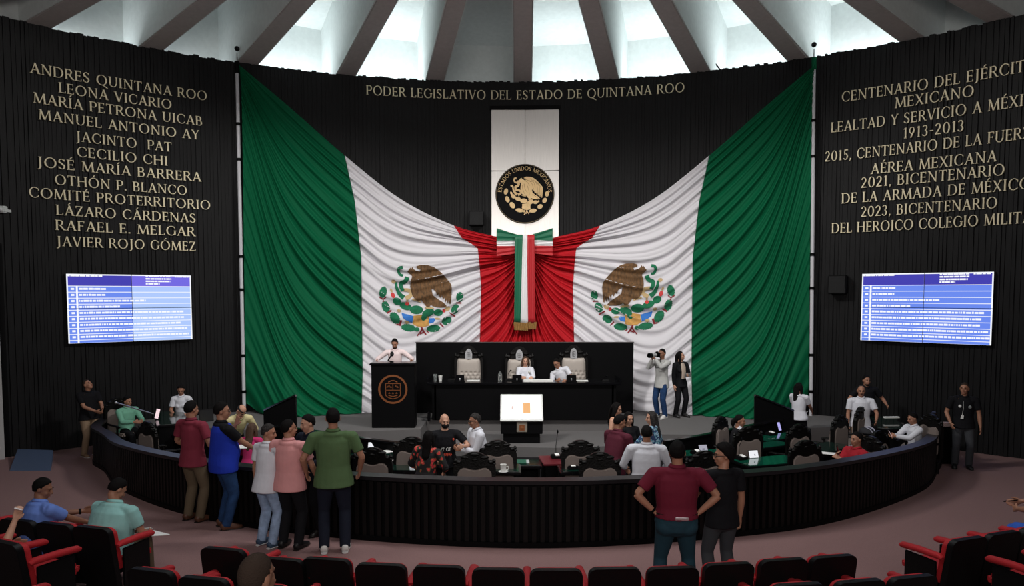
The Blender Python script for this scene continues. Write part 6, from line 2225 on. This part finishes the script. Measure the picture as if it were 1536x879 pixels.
p27 = person(1110, 622, 1.66, 0.0, 50, 'person in dark suit with white collar seated between the desks, face in profile', ('jacket', M_bk), ('trousers', M_bk), hair=('tied', None), woman=True, sleeve='long', head=(18, 2, 0), lean=8, seat=0.46, lh=(0.16, 0.30, 0.92), rh=(-0.16, 0.30, 0.92), fat=1.2, collar=False)
# ---- right side
p28 = person(1199, 574, 1.60, 0.0, 128, 'person with long dark hair in a white tee holding papers, by the right flagpole', ('tee_shirt', C_white), ('trousers', M_bk), hair=('long', None), woman=True, head=(-20, 0, 0), lh=(0.16, 0.34, 1.0), rh=(-0.14, 0.36, 1.0), fat=1.15, collar=False)
p29 = person(1292, 578, 1.68, 0.0, -12, 'person with moustache in white polo standing behind the armchairs on the right', ('polo_shirt', C_white), ('trousers', K_khaki), hair=('receding', M_hairg), beard='moustache', head=(-6, 4, 0), fat=1.12, rh=(-0.27, 0.1, 0.85), lh=(0.24, 0.30, 1.0))
p30 = person(1300, 563, 1.72, 0.0, 2, 'person in black with a beard behind the white polo, against the right wall', ('shirt', M_bk), ('trousers', M_bk), hair=('short', None), beard='beard', fat=1.1, lh=(0.36, 0.24, 1.06), rh=(-0.36, 0.22, 1.06))
p31 = person(1285, 648, 1.68, 0.0, -72, 'person in red polo seated at the right rim, holding a phone', ('polo_shirt', C_red), ('trousers', M_bk), hair=('short', None), seat=0.46, lh=(0.04, 0.34, 1.16), rh=(-0.08, 0.30, 1.20), re=(-0.4, -0.2, -1), head=(-4, 2, 0), curl=(0.7, 0.7))
p32 = person(1369, 619, 1.60, 0.0, -82, 'person in white long sleeves seated at the right end of the counter, reading a phone', ('shirt', C_white), ('trousers', M_bk), hair=('short', None), seat=0.46, sleeve='long', lean=10, lh=(0.06, 0.52, 1.10), rh=(-0.04, 0.50, 1.08), head=(-4, 12, 0), curl=(0.6, 0.6))
p33 = person(1447, 574, 1.74, out, -22, 'person in badged black polo and grey trousers standing at the right wall', ('polo_shirt', M_bk), ('trousers', K_char), M_shoe_bk, hair=('crop', M_hairs), head=(-22, 0, 0), fat=1.08, skin='tan', lh=(0.28, 0.10, 0.84), rh=(-0.24, 0.16, 0.92))
# ---- visitors in front of the counter, right
p25 = person(1016, 661, 1.70, out, 176, 'person in wine red polo and dark teal trousers, back turned, hands on hips', ('polo_shirt', C_wine), ('trousers', K_teal), M_shoe_bk, hair=('short', None), fat=1.30, face=False, lh=(0.225, -0.02, 0.985), rh=(-0.225, -0.02, 0.985), le=(1, -0.15, 0), re=(-1, -0.15, 0), hem=0.02, belt=True, feet=((0.16, 0), (-0.16, 0)), palm=((-1, 0, 0), (1, 0, 0)), head=(-6, 4, 0))
p26 = person(1085, 667, 1.60, out, 196, 'curly haired person in black tee standing beside the wine red polo, head turned', ('tee_shirt', M_bk), ('trousers', K_char), M_shoe_bk, hair=('curly', None), head=(75, 2, 0), collar=False, glasses=True, fat=1.02, lh=(0.16, 0.34, 1.06), hem=-0.12, skin='tan')
# ---- audience, left
p35 = person(176, 718, 1.62, 0.44, 160, 'person in light teal shirt seated at the aisle on the left, reading papers', ('shirt', C_teal), ('trousers', K_olive), M_shoe_bk, hair=('short', None), seat=0.36, lean=17, head=(-18, 30, 0), fat=1.6, lh=(0.16, 0.46, 0.88), rh=(-0.20, 0.42, 0.88), skin='tan', belly=.05)
p34 = person(64, 717, 1.62, 0.44, 160, 'person in cornflower blue shirt with a watch seated on the left, using a phone', ('shirt', C_corn), ('trousers', J_mid), M_shoe_bk, hair=('short', None), seat=0.36, lean=14, head=(-40, 12, 0), fat=1.5, lh=(-0.10, 0.56, 1.08), rh=(-0.24, 0.50, 0.98), skin='brown', twist=-18)
p36 = person(-46, 742, 1.66, 0.44, 138, 'person cut by the left frame edge, one arm bent up with a phone', ('top', M_bk), ('jeans', J_blue), M_shoe_bk, hair=('short', None), seat=0.43, lean=4, rh=(-0.20, 0.36, 1.30), re=(-0.4, -0.1, -1), lh=(0.1, 0.4, 1.0), skin='light', collar=False, glasses=True, feet=((0.10, 0.78), (-0.25, 0.60)), sleeve='short')
p37 = person(386, 830, 1.74, 0.95, 168, 'person with crew cut and white collar low in the picture, only the head in view', ('shirt', C_white), ('trousers', M_bk), hair=('crop', M_hairs), seat=0.43, face=False, head=(-14, 4, 0), skin='tan')
p38 = person(1596, 694, 1.72, 0.44, -162, 'person in bright blue jeans cut by the right frame edge, holding a phone', ('tee_shirt', M_bk), ('jeans', cloth('bright_blue_jeans', (0.03, 0.11, 0.50))), M_shoe_bk, hair=('short', None), seat=0.43, rh=(0.02, 0.5, 1.02), lh=(0.12, 0.4, 0.98), skin='tan')


# ---- the armchairs they sit in
for pp, l in ((p2, 'carved armchair of the person in the mint green shirt'), (p31, 'carved armchair of the person in the red polo'), (p27, 'carved armchair of the person in the dark suit between the desks'), (p32, 'carved armchair of the seated person in long white sleeves')):
    a = pp.rotation_euler.z
    dup(proto, (pp.location.x - math.sin(a) * 0.30, pp.location.y + math.cos(a) * 0.30, 0), a + PI, l)

so_ = thing('stool', 'round black stool under the person in the hot pink blouse', 'stool', (p7.location.x, p7.location.y, 0))
MB().lathe([(0.18, 0), (0.18, 0.05), (0.02, 0.05)], (0, 0, 0.40), 24).build('seat', M_black, so_, True)
MB().lathe([(0.16, 0), (0.03, 0.03), (0.03, 0.4)], (0, 0, 0), 16).build('pedestal', M_black, so_, True)

# ---- what people wear and hold
def wpt(root, v):
    return root.matrix_basis @ Vector(v)


bpy.context.view_layer.update()


def held(name, label, cat, root, pos, size, m, rot=(0, 0, 0), bevel=0.004, screen=None):
    """a small flat thing in a hand: its own top-level object"""
    p = wpt(root, pos)
    o = MB().box((0, 0, 0), size).build(name, m, None, bevel=bevel)
    o.location = p
    o.rotation_euler = [R(a) for a in rot]
    if screen:
        MB().box((0, -size[1] / 2 - 0.002, 0), (size[0] * 0.86, 0.003, size[2] * 0.9)).build('lit_screen', screen, o)
    return tag(o, label, cat)


def fw(root, key, d=0.09, z=0.0):
    i = root_info[root.name]
    W, E_ = (i['WL'], i['EL']) if key == 'L' else (i['WR'], i['ER'])
    return W + (W - E_).normalized() * d * i['s'] + Vector((0, 0, z))


held('phone', 'dark phone held low by the person in the pink polo', 'phone', p9, fw(p9, 'L', 0.10), (0.07, 0.012, 0.14), M_blackgloss, (0, 0, 60))
held('phone', 'phone held up by the seated person in the red polo', 'phone', p31, fw(p31, 'R', 0.11, 0.03), (0.07, 0.012, 0.14), M_blackgloss, (-10, 0, 60))
held('phone', 'lit phone in the hands of the seated person in long white sleeves', 'phone', p32, fw(p32, 'L', 0.12, 0.03), (0.07, 0.012, 0.13), M_blackgloss, (-25, 0, 80), screen=M_scrp)
held('phone', 'pale phone in the hands of the person in the cornflower blue shirt', 'phone', p34, fw(p34, 'R', 0.14, 0.05), (0.075, 0.012, 0.14), M_paper, (-30, 20, -20), screen=M_scrp)
held('phone', 'thin pale phone in the raised hand at the left frame edge', 'phone', p36, fw(p36, 'R', 0.10), (0.07, 0.012, 0.14), M_chrome, (60, 20, 20))
held('phone', 'black phone held at the right frame edge above the blue knees', 'phone', p38, fw(p38, 'R', 0.11, 0.02), (0.07, 0.012, 0.15), M_blackgloss, (70, 0, 30))
held('paper', 'white papers held by the person in the white tee near the right flagpole', 'paper', p28, fw(p28, 'L', 0.13, -0.04), (0.2, 0.012, 0.15), M_paper, (50, 0, 45), 0.002)
held('paper', 'white sheets on the knees of the person in the light teal shirt', 'paper', p35, fw(p35, 'R', 0.16, 0.0), (0.28, 0.008, 0.22), M_paper, (78, 0, -30), 0.002)
held('paper', 'folded paper in the far hand of the person in the light teal shirt', 'paper', p35, fw(p35, 'L', 0.16, 0.02), (0.2, 0.008, 0.16), M_paper, (70, 0, 20), 0.002)
held('notebook', 'grey notebook held against the black suit on the stage', 'notebook', p19, fw(p19, 'L', 0.06, 0.0), (0.17, 0.02, 0.10), mat('grey_cover', (0.25, 0.25, 0.25), 0.6), (20, 0, 15), 0.002)

# blue vest over the black tee
i5 = root_info[p5.name]
sp5, s5 = i5['sp'], i5['s']
mb = MB()
pr5 = [(-0.13, 0.200, 0.155, 0.0), (-0.04, 0.198, 0.158, 0.0), (0.12, 0.180, 0.168, .025), (0.30, 0.182, 0.138, .005), (0.42, 0.172, 0.122, 0), (0.49, 0.122, 0.095, -.01), (0.515, 0.085, 0.08, -.01)]
mb.loft([sp5(0, o, z) for z, a, d, o in pr5], [(a * s5 * 1.18, d * s5 * 1.18) for z, a, d, o in pr5], ref=i5['Rt'] @ Vector((1, 0, 0)), n=24)
link('vest', fuse(mb, 0.012, 3, 'vest'), C_royal, p5, True, 0, 60)
# shirt front under the black suit, white collar of the seated suit
for pp, m, nm, w in ((p19, cloth('beige_blouse', (0.42, 0.34, 0.28)), 'blouse_front', 0.055), (p27, C_white, 'shirt_collar', 0.05)):
    i_ = root_info[pp.name]
    q = i_['sp']
    mb = MB()
    f_ = 0.15 if pp is p19 else 0.145
    mb.loft([q(0, f_ - .01, 0.10), q(0, f_ + .005, 0.28), q(0, f_ - .02, 0.40), q(0, f_ - .07, 0.50)] if pp is p19 else [q(0, f_, 0.34), q(0, f_ - .02, 0.42), q(0, f_ - .06, 0.50), q(0, 0.0, 0.535)], [(w, 0.02), (w * 1.1, 0.025), (w * 1.2, 0.03), (w * .9, .02)] if pp is p19 else [(0.012, 0.012), (0.04, 0.02), (0.07, 0.03), (0.075, 0.075)], ref=i_['Rt'] @ Vector((1, 0, 0)), n=12)
    mb.build(nm, m, pp, True)
# lettering on the black tee of the bald person
i_ = root_info[p13.name]
q = i_['sp']
polys, W = text_polys('IT OF')
mb = MB()
for p in polys:
    mb.prism([((x / W - 0.5) * 0.17, y * 0.055) for x, y in p], lambda x, y: q(x, 0.150, 0.20 + y), lambda x, y: q(x, 0.160, 0.20 + y))
mb.build('tee_lettering', M_paper, p13)
mb = MB()
for k in range(7):
    x = -0.085 + k * 0.027
    mb.loft([q(x, 0.158, 0.115 + 0.006 * (k % 2)), q(x + 0.008, 0.158, 0.165)], [(0.008, 0.005)] * 2, n=6)
    mb.loft([q(x, 0.158, 0.14), q(x + 0.02, 0.158, 0.135)], [(0.006, 0.005)] * 2, n=6)
mb.build('tee_print', mat('orange_red_print', (0.55, 0.06, 0.03), 0.8), p13)
mb = MB().ell(q(0.13, 0.118, 0.385), (0.016, 0.012, 0.02))
mb.build('sleeve_patch', mat('orange_red_print', (0.55, 0.06, 0.03), 0.8), p13, True)
# badges and lanyard card of the person at the right wall
i_ = root_info[p33.name]
q = i_['sp']
for x, z, a, m in ((-0.085, 0.34, .028, M_paper), (0.085, 0.33, .032, mat('grey_badge', (0.22, 0.24, 0.24), 0.7, bump=.3, scale=90, var=.5))):
    MB().ell(q(x, 0.122, z), (a, 0.02, a * 1.1)).build('chest_badge', m, p33, True)
cd_ = MB().box(q(-0.045, 0.150, 0.13), (0.05, 0.012, 0.075), Matrix.Rotation(0.1, 3, 'Y')).build('name_card', M_paper, p33, bevel=0.003)
MB().loft([q(-0.045, 0.148, 0.17), q(-0.03, 0.14, 0.30), q(-0.03, 0.11, 0.44)], [0.004] * 3, n=6).build('lanyard', M_paper, p33)
# white brooch of the presiding person
i_ = root_info[p16.name]
MB().ell(i_['sp'](0.1, 0.10, 0.40), (0.035, 0.02, 0.03)).build('brooch', mat('pearl_grey', (0.5, 0.5, 0.45), 0.4, bump=.4, scale=80), p16, True)
# watches
for pp, k in ((p34, 'L'), (p25, 'L'), (p14, 'R')):
    i_ = root_info[pp.name]
    W, E_ = (i_['WL'], i_['EL']) if k == 'L' else (i_['WR'], i_['ER'])
    a_, b_ = lerp(W, E_, 0.05), lerp(W, E_, 0.14)
    MB().loft([a_, b_], [0.034 * i_['s'], 0.035 * i_['s']], n=16).build('watch', M_black, pp, True)
# belt clasp paper of the wine red polo
i_ = root_info[p25.name]
MB().box(i_['sp'](-0.03, -0.165, 0.045), (0.13, 0.02, 0.03)).build('belt_tag', M_chrome, p25, bevel=0.004)
# camera of the photographer
i_ = root_info[p18.name]
hc_, Rh_, s_ = i_['hc'], i_['Rh'], i_['s']
cp = wpt(p18, hc_ + Rh_ @ Vector((0, -0.20, -0.01)))
cmr = thing('photo_camera', 'large black and white telephoto camera raised by the person in the grey sweater', 'camera', cp, R(-48))
MB().box((0, 0, 0), (0.15, 0.08, 0.11)).box((0, 0, 0.065), (0.06, 0.07, 0.04)).build('camera_body', M_black, cmr, bevel=0.01)
MB().lathe([(0.035, 0.0), (0.04, 0.05), (0.045, 0.15), (0.055, 0.17), (0.055, 0.22), (0.046, 0.22), (0.042, 0.19)], (0, -0.03, 0), 20, Matrix.Rotation(R(90), 3, 'X')).build('lens', mat('pale_lens', (0.5, 0.5, 0.5), 0.4), cmr, True)
MB().lathe([(0.056, 0.20), (0.06, 0.205), (0.06, 0.29), (0.052, 0.29), (0.048, 0.22)], (0, -0.03, 0), 20, Matrix.Rotation(R(90), 3, 'X')).build('lens_hood', M_black, cmr, True)
MB().loft(spline([(0.07, 0, 0.02), (0.13, -0.03, -0.14), (0.08, -0.05, -0.30), (-0.02, -0.04, -0.28), (-0.07, 0.0, 0.02)], 8), [0.008] * 33, n=6).build('strap', M_black, cmr, True)

# step behind the lectern
q = p15.location
ls = thing('lectern_step', 'low black step behind the lectern under the speaker', 'step', (q.x, q.y + 0.1, ZS))
MB().box((0, 0, (q.z - ZS) / 2 - 0.01), (0.8, 0.6, q.z - ZS - 0.02)).build('step_body', M_black, ls, bevel=0.006)
MB().box((0, 0, q.z - ZS - 0.01), (0.82, 0.62, 0.02)).build('tread', M_stage, ls)
